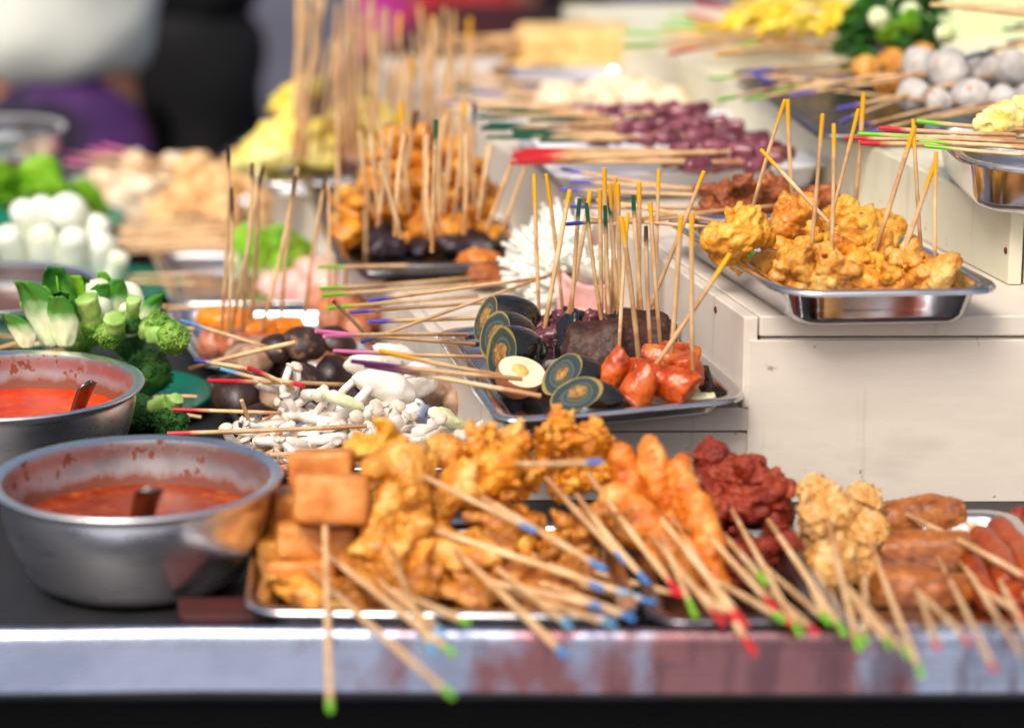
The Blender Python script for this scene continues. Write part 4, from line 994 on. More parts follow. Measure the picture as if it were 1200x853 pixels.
# --- enoki wrapped in pink ham --------------------------------------
def enoki(cx, cy, Y, dirs, ln, r, seed, label, group='ham wrapped mushroom rolls', spread=.55, nn=60, wrap=True):
    rnd = random.Random(seed); c = V(cx, cy, Y); s = S(c)
    o = thing('mushroom_roll', label, 'food roll', c, group)
    d = Vector(dirs).normalized(); a = d.cross(Vector((0, 1, .3))).normalized(); b = d.cross(a)
    L = []
    for k in range(nn):
        t = rnd.uniform(0, 2 * math.pi); q = math.sqrt(rnd.random())
        off = (a * math.cos(t) + b * math.sin(t)) * q
        p0 = c + off * r * s * .6; p2 = c + d * ln * s * rnd.uniform(.75, 1.05) + off * (r * s * .7 + ln * s * spread)
        p1 = p0.lerp(p2, .6) + d * ln * s * .03
        L.append(tube([p0, p0.lerp(p1, .5) + Vector((rnd.uniform(-1, 1), 0, rnd.uniform(-1, 1))) * .0008, p1, p2], [.0018, .0020, .0021, .0021], 7)); L.append(blob(p2, (.0027, .0027, .0024), sub=2, amps=((.1, 2),), seed=k))
    part('enoki_bunch', merge(*L), 'enoki_white', o)
    if wrap:
        def fn(u, v):
            t = u * 2 * math.pi * 1.08; w = r * s * (1.02 + .3 * v + .06 * noise.noise(Vector((u * 5, v * 2, seed))))
            return c + (a * math.cos(t) + b * math.sin(t)) * w * (1 + .05 * u) + d * ((v - .55) * ln * s * 1.0 + .01 * noise.noise(Vector((u * 4, 1, seed))))
        h_ = part('ham_wrap', grid(fn, 40, 10), 'ham_pink', o); sm = h_.modifiers.new('s', 'SOLIDIFY'); sm.thickness = .002
    return o
YE = G(650, 330, .11).y
enoki(672, 322, YE + .05, (-.62, -.35, .78), 64, 32, 1, 'big bunch of white enoki fanning out of a pink ham wrap, topmost', nn=190, spread=.7)
enoki(662, 350, YE + .0, (-.95, -.35, .05), 44, 22, 2, 'white enoki roll below the topmost ham wrapped bunch, fanning towards the sticks', nn=70)
enoki(700, 334, YE + .0, (.0, -.3, .95), 50, 32, 3, 'pink ham roll behind the green tipped upright skewers', nn=60, spread=.4)
enoki(682, 352, YE + .03, (.1, -.9, -.1), 30, 22, 4, 'white enoki ends under the pink ham, just behind the liver slices', nn=70, spread=.35)
# purple and blue tipped sticks that run into the ham rolls
for i, (tp, bp, z0, z1, c_, lb) in enumerate([
    ((432, 352), (640, 325), .15, .135, 'purple', 'purple tipped skewer running into the ham rolls, highest of its level fan'),
    ((410, 366), (617, 353), .14, .12, 'purple', 'purple tipped skewer whose tip reaches out longest from the ham rolls'),
    ((432, 377), (617, 371), .13, .11, 'purple', 'purple tipped skewer, lowest of the level ones pointing out of the ham rolls'),
    ((424, 401), (648, 321), .12, .14, 'navy', 'long blue tipped skewer slanting across the level purple ones')]):
    skewer(G(*tp, z0), G(*bp, z1), c_, .032, lb, r=.002)
# orange cake sticks with lime green tips
def nug(px, py, z, w, h, seed, m):
    p = G(px, py, z); s = S(p); return ('fried_nugget', fuse([blob(p, (w * s, w * s * .8, h * s), (0, 0, .2), 3, ((.2, 2),), seed)], .0025, ((.002, 90),), seed), m)
for i, (tp, bp, fp_, m, lb) in enumerate([
    ((372, 313), (548, 309), (562, 306, 28, 15), 'prawn_orange', 'lime green tipped skewer with the brightest orange nugget, beside the black mushrooms'),
    ((375, 338), (566, 324), (570, 322, 24, 14), 'meat_brown', 'lime green tipped skewer with a brown nugget under the bright orange one'),
    ((378, 346), (600, 330), None, 0, 'lime green tipped skewer running behind the white enoki, no food seen'),
    ((384, 361), (560, 347), None, 0, 'lime green tipped skewer, lowest of the fan above the purple tips')]):
    skewer(G(*tp, .12), G(*bp, .105), 'green', .035, lb, r=.002, foods=[nug(*fp_[:2], .105, *fp_[2:], 70 + i, m)] if fp_ else [])
skewer(G(389, 351, .15), G(442, 408, .05), 'red', .02, 'short steep skewer with a red tip leaning over the oyster mushrooms', r=.002)
# ================================================================== GREENS ON THE LEFT SIDE
def floret(c, R, up, seed, stalk_to=None, light=False, label='', n=950, stalk_r=.008):
    """broccoli: a domed crown of tiny buds on a branching stalk"""
    rnd = random.Random(seed); c = Vector(c); up = Vector(up).normalized()
    o = thing('broccoli_floret', label, 'broccoli', c, 'broccoli florets on the green plate')
    a = up.cross(Vector((.3, .9, .2))).normalized(); b = up.cross(a)
    L = [blob(c - up * R * .1, (R * .86,) * 3, sub=3, amps=((.2, 2.2), (.1, 5)), seed=seed)]
    cl = [(Vector((rnd.gauss(0, 1), rnd.gauss(0, 1), rnd.gauss(0, 1))).normalized()) for _ in range(16)]
    doms = [(c + (d + up * .45).normalized() * R * rnd.uniform(.42, .62), R * rnd.uniform(.38, .56)) for d in cl[:13]]
    for q, rr in doms: L.append(blob(q, rr * .9, sub=2, amps=((.2, 2),), seed=seed))
    for k in range(n):
        q, rr = doms[k % len(doms)]
        d = Vector((rnd.gauss(0, 1), rnd.gauss(0, 1), rnd.gauss(0, 1))).normalized()
        if d.dot(q - c) < -.3 * R * .5 or d.dot(up) < -.55: continue
        p = q + d * rr * rnd.uniform(.88, 1.08); s = R * rnd.uniform(.045, .085)
        vs, fs = ico(1); M = Euler((rnd.random() * 3, rnd.random() * 3, 0)).to_matrix()
        L.append(([p + M @ v * s * rnd.uniform(.8, 1.2) for v in vs], fs))
    part('crown', merge(*L), 'broccoli_light' if light else 'broccoli_green', o)
    e = Vector(stalk_to) if stalk_to else c - up * R * 1.9
    st = [tube([c - up * R * .2, c.lerp(e, .5) + a * .002, e], [stalk_r * .8, stalk_r, stalk_r * 1.1], 10)]
    for k in range(5):
        t = 2 * math.pi * k / 5
        st.append(tube([c.lerp(e, .5), c + (a * math.cos(t) + b * math.sin(t)) * R * .55 - up * R * .25], [stalk_r * .6, stalk_r * .45], 7))
    part('stalk', fuse(st, .0022, ((.0012, 120),), seed), 'broccoli_stalk', o)
    return o
def PF(px, py, z): return G(px, py, z)
BR = [(174, 436, .05, 29, (-.1, -.45, .9), False, (172, 462, .03), 'dark green broccoli floret with a yellowish top beside the chilli pot rim'),
      (160, 484, .03, 26, (-.6, -.7, .2), False, (196, 470, .035), 'dark broccoli floret low between the two front sauce pots'),
      (200, 496, .022, 24, (.1, -.9, .15), False, (208, 466, .035), 'dark broccoli floret with its stalk pointing up, next to the red tipped skewer'),
      (108, 384, .06, 15, (-.5, -.3, -.6), True, (101, 348, .085), 'light green broccoli piece with a thick pale stalk pointing up, beside the bok choy'),
      (130, 392, .05, 19, (-.2, -.6, -.3), True, (134, 372, .06), 'light broccoli seen from its branching underside, in the middle of the green heap'),
      (152, 378, .065, 15, (.1, -.2, -.9), False, (156, 350, .09), 'broccoli floret turned upside down under the white bok choy end'),
      (186, 382, .06, 19, (.5, -.4, .6), True, (168, 388, .05), 'bright green floret at the top edge of the broccoli heap'),
      (203, 396, .05, 21, (.8, -.5, .1), True, (176, 392, .05), 'pale green cut stalk of broccoli facing the mushrooms'),
      (92, 402, .04, 18, (-.5, -.7, .2), True, (112, 392, .04), 'light broccoli floret hanging over the chilli pot rim'),
      (152, 406, .04, 20, (-.1, -.8, .1), False, (150, 420, .03), 'broccoli floret with a short green stalk pointing down at the pot rim')]
for i, (x, y, z, r, up, lt, st, lb) in enumerate(BR):
    yy = min(PF(x, y, z).y, 2.62) if y > 400 else 2.56 - (y - 380) * .001
    c = V(x, y, yy); floret(c, r * S(c), up, 40 + i, V(st[0], st[1], yy + (-.01 if st[2] > z else .01)), lt, lb, stalk_r=(13 if lt else 9) * S(c))
# bok choy: white stems with leaves
def paleaf(px, py, Y, w, h, lean, seed, m, label, fold=.35, back=0):
    """one upright leaf; px, py = foot of the leaf"""
    c = V(px, py, Y); s = S(c); W, Hh = w * s, h * s
    o = thing('bok_choy_leaf', label, 'vegetable', c, 'bok choy leaves')
    def fn(u, v):
        t = (u - .5) * 2; ww = W * (math.sin(math.pi * (.10 + .80 * v ** .9))) ** .75 * (1 + .06 * noise.noise(Vector((u * 3, v * 6, seed))))
        return c + Vector((lean * Hh * v * v + t * ww, -fold * ww * t * t + back * v * v * Hh - .25 * Hh * max(0, v - .7), Hh * v - .25 * Hh * max(0, v - .8))) + Vector((0, .16 * W * noise.noise(Vector((u * 4 + seed, v * 4, 2))), .10 * W * noise.noise(Vector((u * 5, v * 3, seed)))))
    q = part('blade', grid(fn, 14, 18), m, o, attr=[j / 18 for j in range(19) for _ in range(15)]); md = q.modifiers.new('s', 'SOLIDIFY'); md.thickness = .0012
    rib = [c + Vector((lean * Hh * v * v, -.004 * (1 - v) + back * v * v * Hh - .25 * Hh * max(0, v - .7) - .0012, Hh * v - .25 * Hh * max(0, v - .8))) for v in (0, .2, .4, .6, .8)]
    if m != 'leaf_grad': part('rib', tube(rib, [.0026, .002, .0015, .001, .0006], 7), 'leaf_light', o)
paleaf(72, 382, 2.575, 20, 76, -.05, 1, 'leaf_dark', 'tallest dark bok choy leaf, upright in front of the brown sauce pot')
paleaf(92, 372, 2.585, 15, 52, .12, 2, 'leaf_dark', 'smaller dark bok choy leaf leaning from the tallest one towards the white ends')
paleaf(58, 376, 2.56, 17, 40, .5, 7, 'leaf_dark', 'dark bok choy leaf bent over the white stem', back=-.3)
paleaf(44, 372, 2.57, 19, 40, .1, 3, 'leaf_light', 'bright inner leaf of the bok choy by the brown sauce pot rim')
paleaf(128, 372, 2.60, 10, 58, -.1, 4, 'leaf_light', 'narrow light leaf between the two round white bok choy ends')
paleaf(108, 388, 2.575, 17, 60, .25, 21, 'leaf_grad', 'white bok choy stalk fanning out over the light broccoli', fold=-.4)
paleaf(134, 384, 2.585, 15, 62, .1, 22, 'leaf_grad', 'bok choy stalk with a green edge between the two round white ends', fold=-.4)
paleaf(172, 386, 2.59, 13, 44, .35, 23, 'leaf_grad', 'bok choy stalk leaning away from the roundest white end towards the balls', fold=-.4)
paleaf(88, 380, 2.58, 13, 62, .05, 24, 'leaf_light', 'light green bok choy leaf standing behind the tallest dark one')
def chunkstem(pts, rad, label, flat=.6):
    P = [V(*q) for q in pts]; s = S(P[0])
    Q = [P[0].lerp(P[1], k / 4) for k in range(4)] + [P[1].lerp(P[2], k / 4) for k in range(5)]
    R_l = [rad[0] + (rad[1] - rad[0]) * k / 4 for k in range(4)] + [rad[1] + (rad[2] - rad[1]) * k / 4 for k in range(5)]
    d = (Q[0] - Q[1]).normalized()
    Q = [Q[0] + d * R_l[0] * s * .75, Q[0] + d * R_l[0] * s * .5] + Q; R_l = [R_l[0] * .35, R_l[0] * .8] + R_l
    g = tube(Q, [r * s for r in R_l], 20, flat=flat)
    g = fuse([g], .0024, ((.0028, 45), (.001, 130)), len(SK), smooth=2)
    solo('bok_choy', g, 'leaf_stem', label, 'vegetable', 'white bok choy stems')
chunkstem([(112, 338, 2.59), (114, 358, 2.585), (116, 392, 2.58)], (16, 18, 12), 'pale yellowish white bok choy end, upright between the leaves and the broccoli', 1)
chunkstem([(148, 346, 2.61), (150, 362, 2.6), (146, 392, 2.6)], (19, 19, 14), 'roundest bright white bok choy end above the broccoli heap', 1)
paleaf(58, 408, 2.535, 23, 86, -.34, 11, 'leaf_grad', 'broad white bok choy stem opening into green, beside the brown sauce pot', fold=-.5)
paleaf(76, 408, 2.53, 18, 66, -.12, 12, 'leaf_grad', 'white bok choy stem with a green fold in front of the tallest dark leaf', fold=-.45)
paleaf(30, 408, 2.52, 15, 44, -.5, 13, 'leaf_grad', 'short white bok choy stem low over the chilli pot rim', fold=-.4)
def plain(tp, bp, z0, z1, lb, r=.0021, tip=None, tl=.03, group=None): return skewer(G(*tp, z0), G(*bp, z1), tip, tl, lb, group, r=r)
plain((-40, 392), (62, 374), .07, .06, 'plain skewer through the bok choy, highest above the chilli pot')
plain((-40, 419), (100, 381), .05, .06, 'plain skewer rising from the chilli pot rim into the light broccoli')
plain((228, 385), (-60, 412), .065, .045, 'long plain skewer through the whole broccoli heap, its end near the mushrooms')
plain((-40, 416), (84, 410), .035, .04, 'plain skewer lying lowest along the chilli pot rim')
plain((-30, 362), (24, 369), .06, .06, 'short plain skewer between the brown sauce pot and the bok choy')
plain((192, 359), (140, 372), .075, .07, 'plain skewer end poking out above the bright broccoli edge')
plain((231, 465), (180, 466), .035, .035, 'plain skewer end beside the broccoli stalk on the green plate')
plain((236, 489), (170, 480), .02, .025, 'plain skewer end under the upturned broccoli stalk')

# white stems and lettuce behind the brown sauce pot
def stemend(px, py, z, r, d, ln, seed, label, rings=False):
    c = G(px, py, z); s = S(c); d = Vector(d).normalized(); R = r * s * 1.22
    o = thing('white_stem', label, 'vegetable', c, 'white stem ends behind the sauce pot')
    pts = [c - d * ln * (1 - k / 8) for k in range(9)]
    P_ = pts + [c + d * R * e for e in (.35, .65, .9, 1.0)]; Q_ = [R * (.74 + .34 * math.sin(math.pi * (.15 + .62 * k / 8))) * U(.96, 1.04) for k in range(9)] + [R * e for e in (.94, .78, .45, .06)]
    g = tube(P_, Q_, 20)
    part('stem', ([v + Vector((1, 1, 1)) * .001 * noise.noise(v * 50) for v in g[0]], g[1]), 'radish_white', o)
    if rings:
        a = d.cross(Vector((0, 0, 1))).normalized(); b = d.cross(a)
        for q in (.75, .5, .25):
            pts = [c + d * R * .46 + (a * math.cos(t) + b * math.sin(t)) * R * q for t in [2 * math.pi * k / 20 for k in range(21)]]
            part('ring', tube(pts, R * .06, 6), 'leek', o)
for i, (x, y, z, r, d, ln, lb, rg) in enumerate([
    (80, 250, .10, 20, (.05, -.8, .5), .09, 'cut white stem end showing pale rings, topmost of the white heap', True),
    (28, 250, .09, 14, (-.25, -.3, .9), .09, 'bright white stem end by the lettuce, pointing to the far bowls', False),
    (50, 244, .10, 13, (-.1, -.3, .95), .08, 'white stem end half hidden beside the ringed one', False),
    (112, 268, .08, 15, (.25, -.35, .9), .08, 'white stem end on the green plate side of the ringed one', False),
    (50, 282, .075, 15, (-.05, -.3, .95), .08, 'white stem end just above the brown sauce pot rim', False),
    (86, 284, .075, 15, (.03, -.35, .95), .08, 'white stem end under the ringed one', False),
    (118, 290, .065, 15, (.12, -.3, .95), .08, 'white stem end lowest beside the green plate', False),
    (138, 306, .05, 11, (.35, -.4, .85), .07, 'small white stem end leaning onto the green plate', False),
    (10, 280, .07, 14, (-.2, -.4, .9), .08, 'greenish white stem end lowest above the brown sauce', False)]):
    stemend(x, y, z, r, d, ln, i, lb, rg)
def leafy(px, py, z, n, w, h, seed, m, label, cat='vegetable', group=None, name='leafy_greens', up=(0, -.2, 1), curl=.5, stem=None, vz=0, sz=1):
    rnd = random.Random(seed); c = G(px, py, z); s = S(c)
    o = thing(name, label, cat, c, group)
    for k in range(n):
        b = c + Vector((rnd.uniform(-1, 1) * w * s * .7, rnd.uniform(-.04, .04), rnd.uniform(-.3, .3) * h * s + vz * rnd.random() * h * s))
        d = (Vector(up) + Vector((rnd.uniform(-.7, .7), rnd.uniform(-.5, .3), rnd.uniform(-.2, .3))) * (1.8 if vz else 1)).normalized()
        sd = d.cross(Vector((rnd.uniform(-.4, .4), 1, .2))).normalized(); nn = sd.cross(d); L = h * s * sz * rnd.uniform(.7, 1.2); W = L * rnd.uniform(.35, .5)
        def fn(u, v):
            t = (u - .5) * 2; ww = W * math.sin(math.pi * (.08 + .86 * v)) ** .7
            return b + d * L * v + sd * t * ww + nn * (-.3 * ww * (1 - t * t) - curl * L * v * v * .4 + .22 * W * noise.noise(Vector((u * 4 + seed, v * 4, k))))
        q = part('leaf', grid(fn, 8, 10), m, o); md = q.modifiers.new('s', 'SOLIDIFY'); md.thickness = .0012
    return o
leafy(26, 246, .05, 13, 46, 50, 5, 'leaf_light', 'bright green lettuce heap in front of the far steel bowls')
leafy(104, 250, .05, 6, 26, 34, 6, 'leaf_light', 'small bright lettuce leaves behind the ringed white stem')
leafy(8, 300, .03, 4, 14, 30, 8, 'leaf_light', 'green leaf tips between the white stems and the brown sauce pot')

# ================================================================== MUSHROOM TRAYS
def shiitake(px, py, z, r, tilt, seed, m, label, stem=False, flat=.62):
    c = G(px, py, z); s = S(c); R = r * s
    o = thing('shiitake_mushroom', label, 'mushroom', c, 'shiitake mushrooms in the small tray')
    prof = [(R * .12, -R * .12), (R * .8, -R * .1), (R * .93, -R * .16), (R, -R * .05), (R * .97, R * .12), (R * .8, R * .36), (R * .5, R * .54 * flat / .62), (R * .2, R * .6 * flat / .62), (.0004, R * .61 * flat / .62)]
    g = lathe(prof, (0, 0, 0), 28); of = Vector((seed, 1, 2))
    g = ([v * (1 + .14 * noise.noise(v / R * 1.3 + of) + .04 * noise.noise(v / R * 4 + of)) for v in g[0]], g[1])
    M = Matrix.Translation(c) @ Euler(tilt).to_matrix().to_4x4()
    n = 28
    part('cap', xf((g[0], [f for f in g[1] if min(f) >= n]), M), m, o)
    part('gills', xf((g[0], [f for f in g[1] if min(f) < n * 3 - n and max(f) < n * 3]), Matrix.Translation(M.to_3x3() @ Vector((0, 0, -.0006))) @ M), 'gill', o)
    if stem: part('stem', xf(tube([(0, 0, -R * .1), (R * .1, 0, -R * .55), (R * .12, 0, -R)], [R * .22, R * .2, R * .22], 10), M), 'gill', o)
for i, (x, y, z, r, t, m, lb, st) in enumerate([
    (356, 402, .075, 26, (.5, .2, 0), 'shiitake_mottled', 'shiny black brown shiitake cap with pale cracks, topmost of the small tray', 0),
    (394, 400, .07, 25, (.4, .3, .5), 'shiitake_cap', 'smooth dark shiitake cap behind the pink tipped skewers', 0),
    (322, 408, .07, 22, (.5, -.4, .2), 'shiitake_cap', 'brown shiitake cap crossed by the plain bamboo end', 0),
    (292, 420, .06, 32, (.35, -.3, .4), 'shiitake_pale', 'pale brown shiitake showing its light stem, under the crossed skewers', 1),
    (336, 424, .05, 26, (.9, .3, 0), 'shiitake_cap', 'dark shiitake in the gap under the crossed skewers', 0),
    (280, 464, .035, 34, (.5, -.1, .1), 'shiitake_cap', 'wide dark brown shiitake lying at the tray edge next to the green plate', 0),
    (358, 448, .055, 30, (.55, .1, .8), 'shiitake_mottled', 'shiitake cap with a white crackle pattern above the shimeji', 0),
    (392, 436, .05, 24, (.6, .4, .2), 'shiitake_cap', 'dark rounded shiitake between the crackled cap and the oyster mushrooms', 0),
    (305, 496, .025, 26, (.7, 0, .3), 'shiitake_cap', 'dark shiitake at the tray bottom above the skewer bundle', 0),
    (328, 466, .04, 24, (.8, .3, .3), 'shiitake_pale', 'brown shiitake half hidden by the shimeji stems', 0)]):
    shiitake(x, y, z, r, t, i * 5, m, lb, st)
def shimeji(cx, cy, z, n, w, h, seed, label, capr=.0075, ln=(.03, .06), dirs=(-.8, -.6, .1), rs=(.0028, .0048)):
    rnd = random.Random(seed); c = G(cx, cy, z); s = S(c)
    o = thing('white_mushrooms', label, 'mushrooms', c, 'white mushroom bunches')
    o.name = 'mushroom_bunch'
    for k in range(n):
        b = c + Vector((rnd.uniform(-1, 1) * w * s, rnd.uniform(-1, 1) * .03, rnd.uniform(-1, .6) * h * s))
        d = (Vector(dirs) + Vector((rnd.uniform(-.8, .8), rnd.uniform(-.5, .4), rnd.uniform(-.6, .4)))).normalized(); L = rnd.uniform(*ln)
        r = rnd.uniform(*rs); bend = Vector((rnd.uniform(-1, 1), rnd.uniform(-1, 1), rnd.uniform(-1, .4))) * L * .28
        P = [b + d * L * u + bend * 4 * u * (1 - u) + Vector((rnd.uniform(-1, 1), rnd.uniform(-1, 1), rnd.uniform(-1, 1))) * r * .12 for u in (0, .2, .4, .6, .8, 1)]
        sp = part('stem', merge(tube(P, [r * q * rnd.uniform(.9, 1.1) for q in (1.35, 1.3, 1.15, 1.0, .9, .9)], 9), blob(P[0], r * 1.3, sub=1, amps=((.2, 1),), seed=k)), 'shimeji_white', o)
        e = (P[-1] - P[-2]).normalized()
        R = r * rnd.uniform(1.1, 1.55) * (capr / .0075)
        q = e.to_track_quat('Z', 'Y').to_matrix().to_4x4() @ Euler((rnd.uniform(-.5, .5), rnd.uniform(-.5, .5), 0)).to_matrix().to_4x4()
        cap = lathe([(R * .1, 0), (R * .8, -R * .16), (R, -R * .04), (R * .95, R * .2), (R * .6, R * .48), (.0003, R * .56)], (0, 0, 0), 16)
        part('cap', xf(([v * (1 + .16 * noise.noise(v / R * 1.3 + Vector((k, 0, 0)))) for v in cap[0]], cap[1]), Matrix.Translation(P[-1]) @ q), 'shimeji_cap', sp)
shimeji(352, 466, .05, 8, 24, 16, 1, 'white shimeji stems hanging down from the crackled shiitake cap', dirs=(-.2, -.6, .5), ln=(.03, .045))
shimeji(350, 498, .03, 18, 28, 16, 2, 'beige shimeji with curled caps next to the red tipped skewer over the green plate', dirs=(-.9, -.5, .0))
shimeji(386, 492, .035, 24, 36, 18, 3, 'bundle of long shimeji stems lying crosswise in the middle of the mushroom tray', dirs=(.9, -.3, .3), ln=(.05, .075))
shimeji(378, 520, .025, 20, 40, 14, 4, 'shimeji stems lowest, just behind the topmost fried tofu', dirs=(-.8, -.3, -.1), ln=(.04, .06))
shimeji(446, 506, .035, 26, 24, 16, 5, 'pure white button ended shimeji standing towards the oyster mushrooms', dirs=(-.2, -.6, .7), ln=(.025, .04), rs=(.0035, .0055), capr=.0072)
shimeji(494, 512, .035, 34, 36, 16, 6, 'white chopped mushroom stems beside the pale leek pieces', dirs=(.7, -.5, .2), ln=(.05, .075), rs=(.0032, .005))
shimeji(500, 532, .025, 22, 34, 12, 7, 'small white mushroom ends at the foot of the frilly orange fritter', dirs=(.6, -.6, -.1), ln=(.02, .04))
def lip(px, py, z, w, h, d, rot, seed, m, label, name='oyster_mushroom', group='sliced oyster mushrooms', cat='mushroom'):
    p = G(px, py, z); s = S(p)
    g = fuse([blob(p, (w * s, d * s, h * s), rot, 3, ((.22, 1.4), (.08, 4)), seed)], .0022, ((.0018, 60), (.0006, 220)), seed)
    return solo(name, g, m, label, cat, group)
lip(452, 452, .075, 40, 20, 16, (.2, .35, .1), 1, 'shimeji_white', 'large cream oyster mushroom slice above the button ended shimeji')
lip(490, 444, .07, 24, 27, 12, (.1, .5, .3), 2, 'shimeji_white', 'oyster mushroom slice standing edge on below the century eggs')
lip(440, 428, .075, 36, 17, 12, (.3, .1, .3), 3, 'shimeji_white', 'rearmost cream oyster mushroom slice under the plum tipped skewers')
lip(468, 420, .07, 34, 16, 12, (.3, .5, .3), 8, 'shimeji_white', 'oyster mushroom slice behind the large cream one')
lip(516, 462, .045, 26, 16, 14, (.2, .2, .2), 4, 'shiitake_pale', 'brownish oyster mushroom in the shade of the low step', )
lip(536, 474, .04, 20, 22, 14, (.1, .1, .6), 5, 'shiitake_pale', 'darkest oyster mushroom pressed against the low step')
lip(404, 470, .07, 28, 8, 9, (0, .45, .2), 6, 'leek', 'pale green leek piece lying among the shimeji stems', 'leek_piece', 'leek pieces', 'vegetable')
lip(522, 490, .06, 26, 10, 10, (0, .5, .4), 7, 'leek', 'pale leek piece beside the white chopped mushrooms', 'leek_piece', 'leek pieces', 'vegetable')
# coloured sticks over the mushrooms
plain((211, 375), (330, 412), .095, .07, 'sky blue tipped skewer pointing up over the brown balls, longest blue one', tip='blue', tl=.032)
plain((347, 401), (222, 432), .10, .06, 'plain skewer crossing the blue tipped one, its far end painted blue')
plain((228, 422), (300, 434), .075, .07, 'navy tipped skewer under the crossed pair', tip='navy', tl=.02)
plain((258, 432), (322, 448), .075, .06, 'sky blue tipped skewer between the red tips and the crossed pair', tip='sky', tl=.022)
plain((244, 446), (430, 452), .075, .05, 'level red tipped skewer over the shiitake tray', tip='red', tl=.05)
plain((290, 431), (345, 456), .09, .065, 'short slanting red tipped skewer over the crackled shiitake', tip='red', tl=.05)
plain((356, 452), (318, 444), .078, .07, 'red tip lying across the crackled shiitake cap', tip='red', tl=.025)
plain((202, 480), (330, 484), .05, .045, 'red tipped skewer reaching over the green plate beside the broccoli', tip='red', tl=.035)
plain((196, 508), (430, 499), .05, .055, 'long plain skewer from the curry pot rim into the shimeji, end stained red', tip='red', tl=.03)
plain((283, 469), (298, 512), .06, .02, 'steep plain skewer stuck between the tray edge and the bundle')
for i, (a, b) in enumerate([((322, 486), (272, 520)), ((330, 492), (280, 522)), ((340, 500), (288, 530)), ((330, 506), (290, 524)), ((350, 511), (300, 530)), ((338, 520), (306, 536)), ((330, 540), (312, 544)), ((345, 546), (310, 550))]):
    skewer(G(*b, .02), G(*a, .035), None, 0, 'plain yellowish skewer in the bundle behind the curry pot', 'bundled plain skewers behind the curry pot', r=.0021)
plain((292, 512), (316, 510), .03, .032, 'short sky blue tip within the plain bundle behind the curry pot', tip='sky', tl=.02)
for i, (a, lb) in enumerate([((322, 550), 'long skewer below the shimeji, red end beside the curry pot'), ((316, 533), 'long skewer under the shimeji stems, plain end beside the curry pot')]):
    plain(a, (430, a[1] - 8), .03, .03, lb, tip='red' if i == 0 else None, tl=.012)
# ================================================================== FRITTER TRAY ON THE MIDDLE STEP
ZF = Z2 + .004
def fritter(lst, z, seed, amp=(.0042, .0022, .0009)):
    L = []
    for (x, y, w, h) in lst:
        p = G(x, y, z + h * .0003); s = S(p); L += wavy(p, (w * s * 1.06, w * s * .8, h * s * 1.16), seed + int(x), 5, spread=.55)
    return fuse(L, .002, ((amp[0] * 1.2, 55), (amp[1] * 1.1, -120), (amp[2] * 1.2, -300)), seed, smooth=4)
UF = [((920, 117), (880, 252), [(866, 276, 32, 28)], 'fry_yellow', 'leaning yellow tipped skewer with a smooth golden ball, at the corner of the fritter tray', .03, .03),
      ((923, 117), (930, 246), [(928, 262, 26, 22), (930, 254, 22, 20)], 'fry_orange', 'yellow tipped skewer meeting another at its tip, with the bright orange fritter', .034, .02),
      ((964, 134), (948, 320), [(946, 314, 38, 22)], 'fry_light', 'upright yellow tipped skewer in the pale front fritter of the tray', .03, .01),
      ((977, 145), (973, 325), [(975, 320, 28, 20)], 'fry_light', 'straight yellow tipped skewer, second in the front fritter of the tray', .03, .01),
      ((1006, 128), (964, 296), [(962, 292, 26, 20)], 'fry_yellow', 'long leaning yellow tipped skewer behind the two upright front ones', .04, .012),
      ((1012, 109), (1001, 252), [(1000, 262, 26, 22)], 'fry_yellow', 'tallest yellow tipped skewer at the back of the fritter tray', .036, .02),
      ((891, 175), (1000, 292), [(1000, 300, 26, 22)], 'fry_orange', 'yellow tipped skewer lying slantwise across all the others in the fritter tray', .028, .014),
      ((1072, 148), (1020, 312), [(1022, 296, 30, 26), (1010, 312, 26, 16)], 'fry_yellow', 'leaning yellow tipped skewer in the curled golden fritter in the tray middle', .03, .012),
      ((1070, 140), (1080, 306), [(1072, 312, 26, 18)], 'fry_light', 'upright yellow tipped skewer over the knobbly fritter by the tray corner', .036, .01),
      ((1095, 192), (1048, 326), [(1030, 330, 34, 12)], 'fry_orange', 'yellow tipped skewer crossing towards the knobbly fritter from a flat one', .03, .006),
      ((1097, 178), (1096, 328), [(1092, 322, 30, 18)], 'fry_light', 'straight yellow tipped skewer in the knobbly fritter beside the tray corner', .03, .008)]
for i, (tp, bp, ls, m, lb, tl, dz) in enumerate(UF):
    B = G(*bp, ZF + dz + .012); A = V(*tp, B.y + U(-.03, .02))
    skewer(A, B, 'yellow', tl, lb, foods=[('fritter', fritter(ls, ZF + dz + .014, 1100 + i * 11), m)], r=.0021)
solo('fritter', fritter([(978, 268, 20, 18)], ZF + .02, 1300), 'fry_yellow', 'golden fritter at the back of the fritter tray behind the bright orange one', 'fried food')
solo('fritter', fritter([(1040, 268, 20, 20)], ZF + .02, 1305), 'fry_yellow', 'golden fritter in the back corner of the fritter tray by the high step', 'fried food')
solo('fritter', fritter([(908, 312, 20, 14), (930, 300, 24, 16)], ZF + .014, 1310), 'fry_yellow', 'golden fritter under the bright orange one', 'fried food')
solo('onion_bit', blob(G(1054, 317, ZF + .02), (.008, .006, .006), sub=3, amps=((.3, 2),), seed=3), 'radish_white', 'white onion bit between the flat and the knobbly fritter', 'vegetable')
lf = [G(846, 262, ZF + .012), G(920, 330, ZF + .004)]
leafy(905, 318, ZF + .0, 3, 20, 34, 21, 'leaf_dark', 'dark green lining leaf under the fritters', up=(-.5, .6, .1), curl=0, name='lining_leaf')
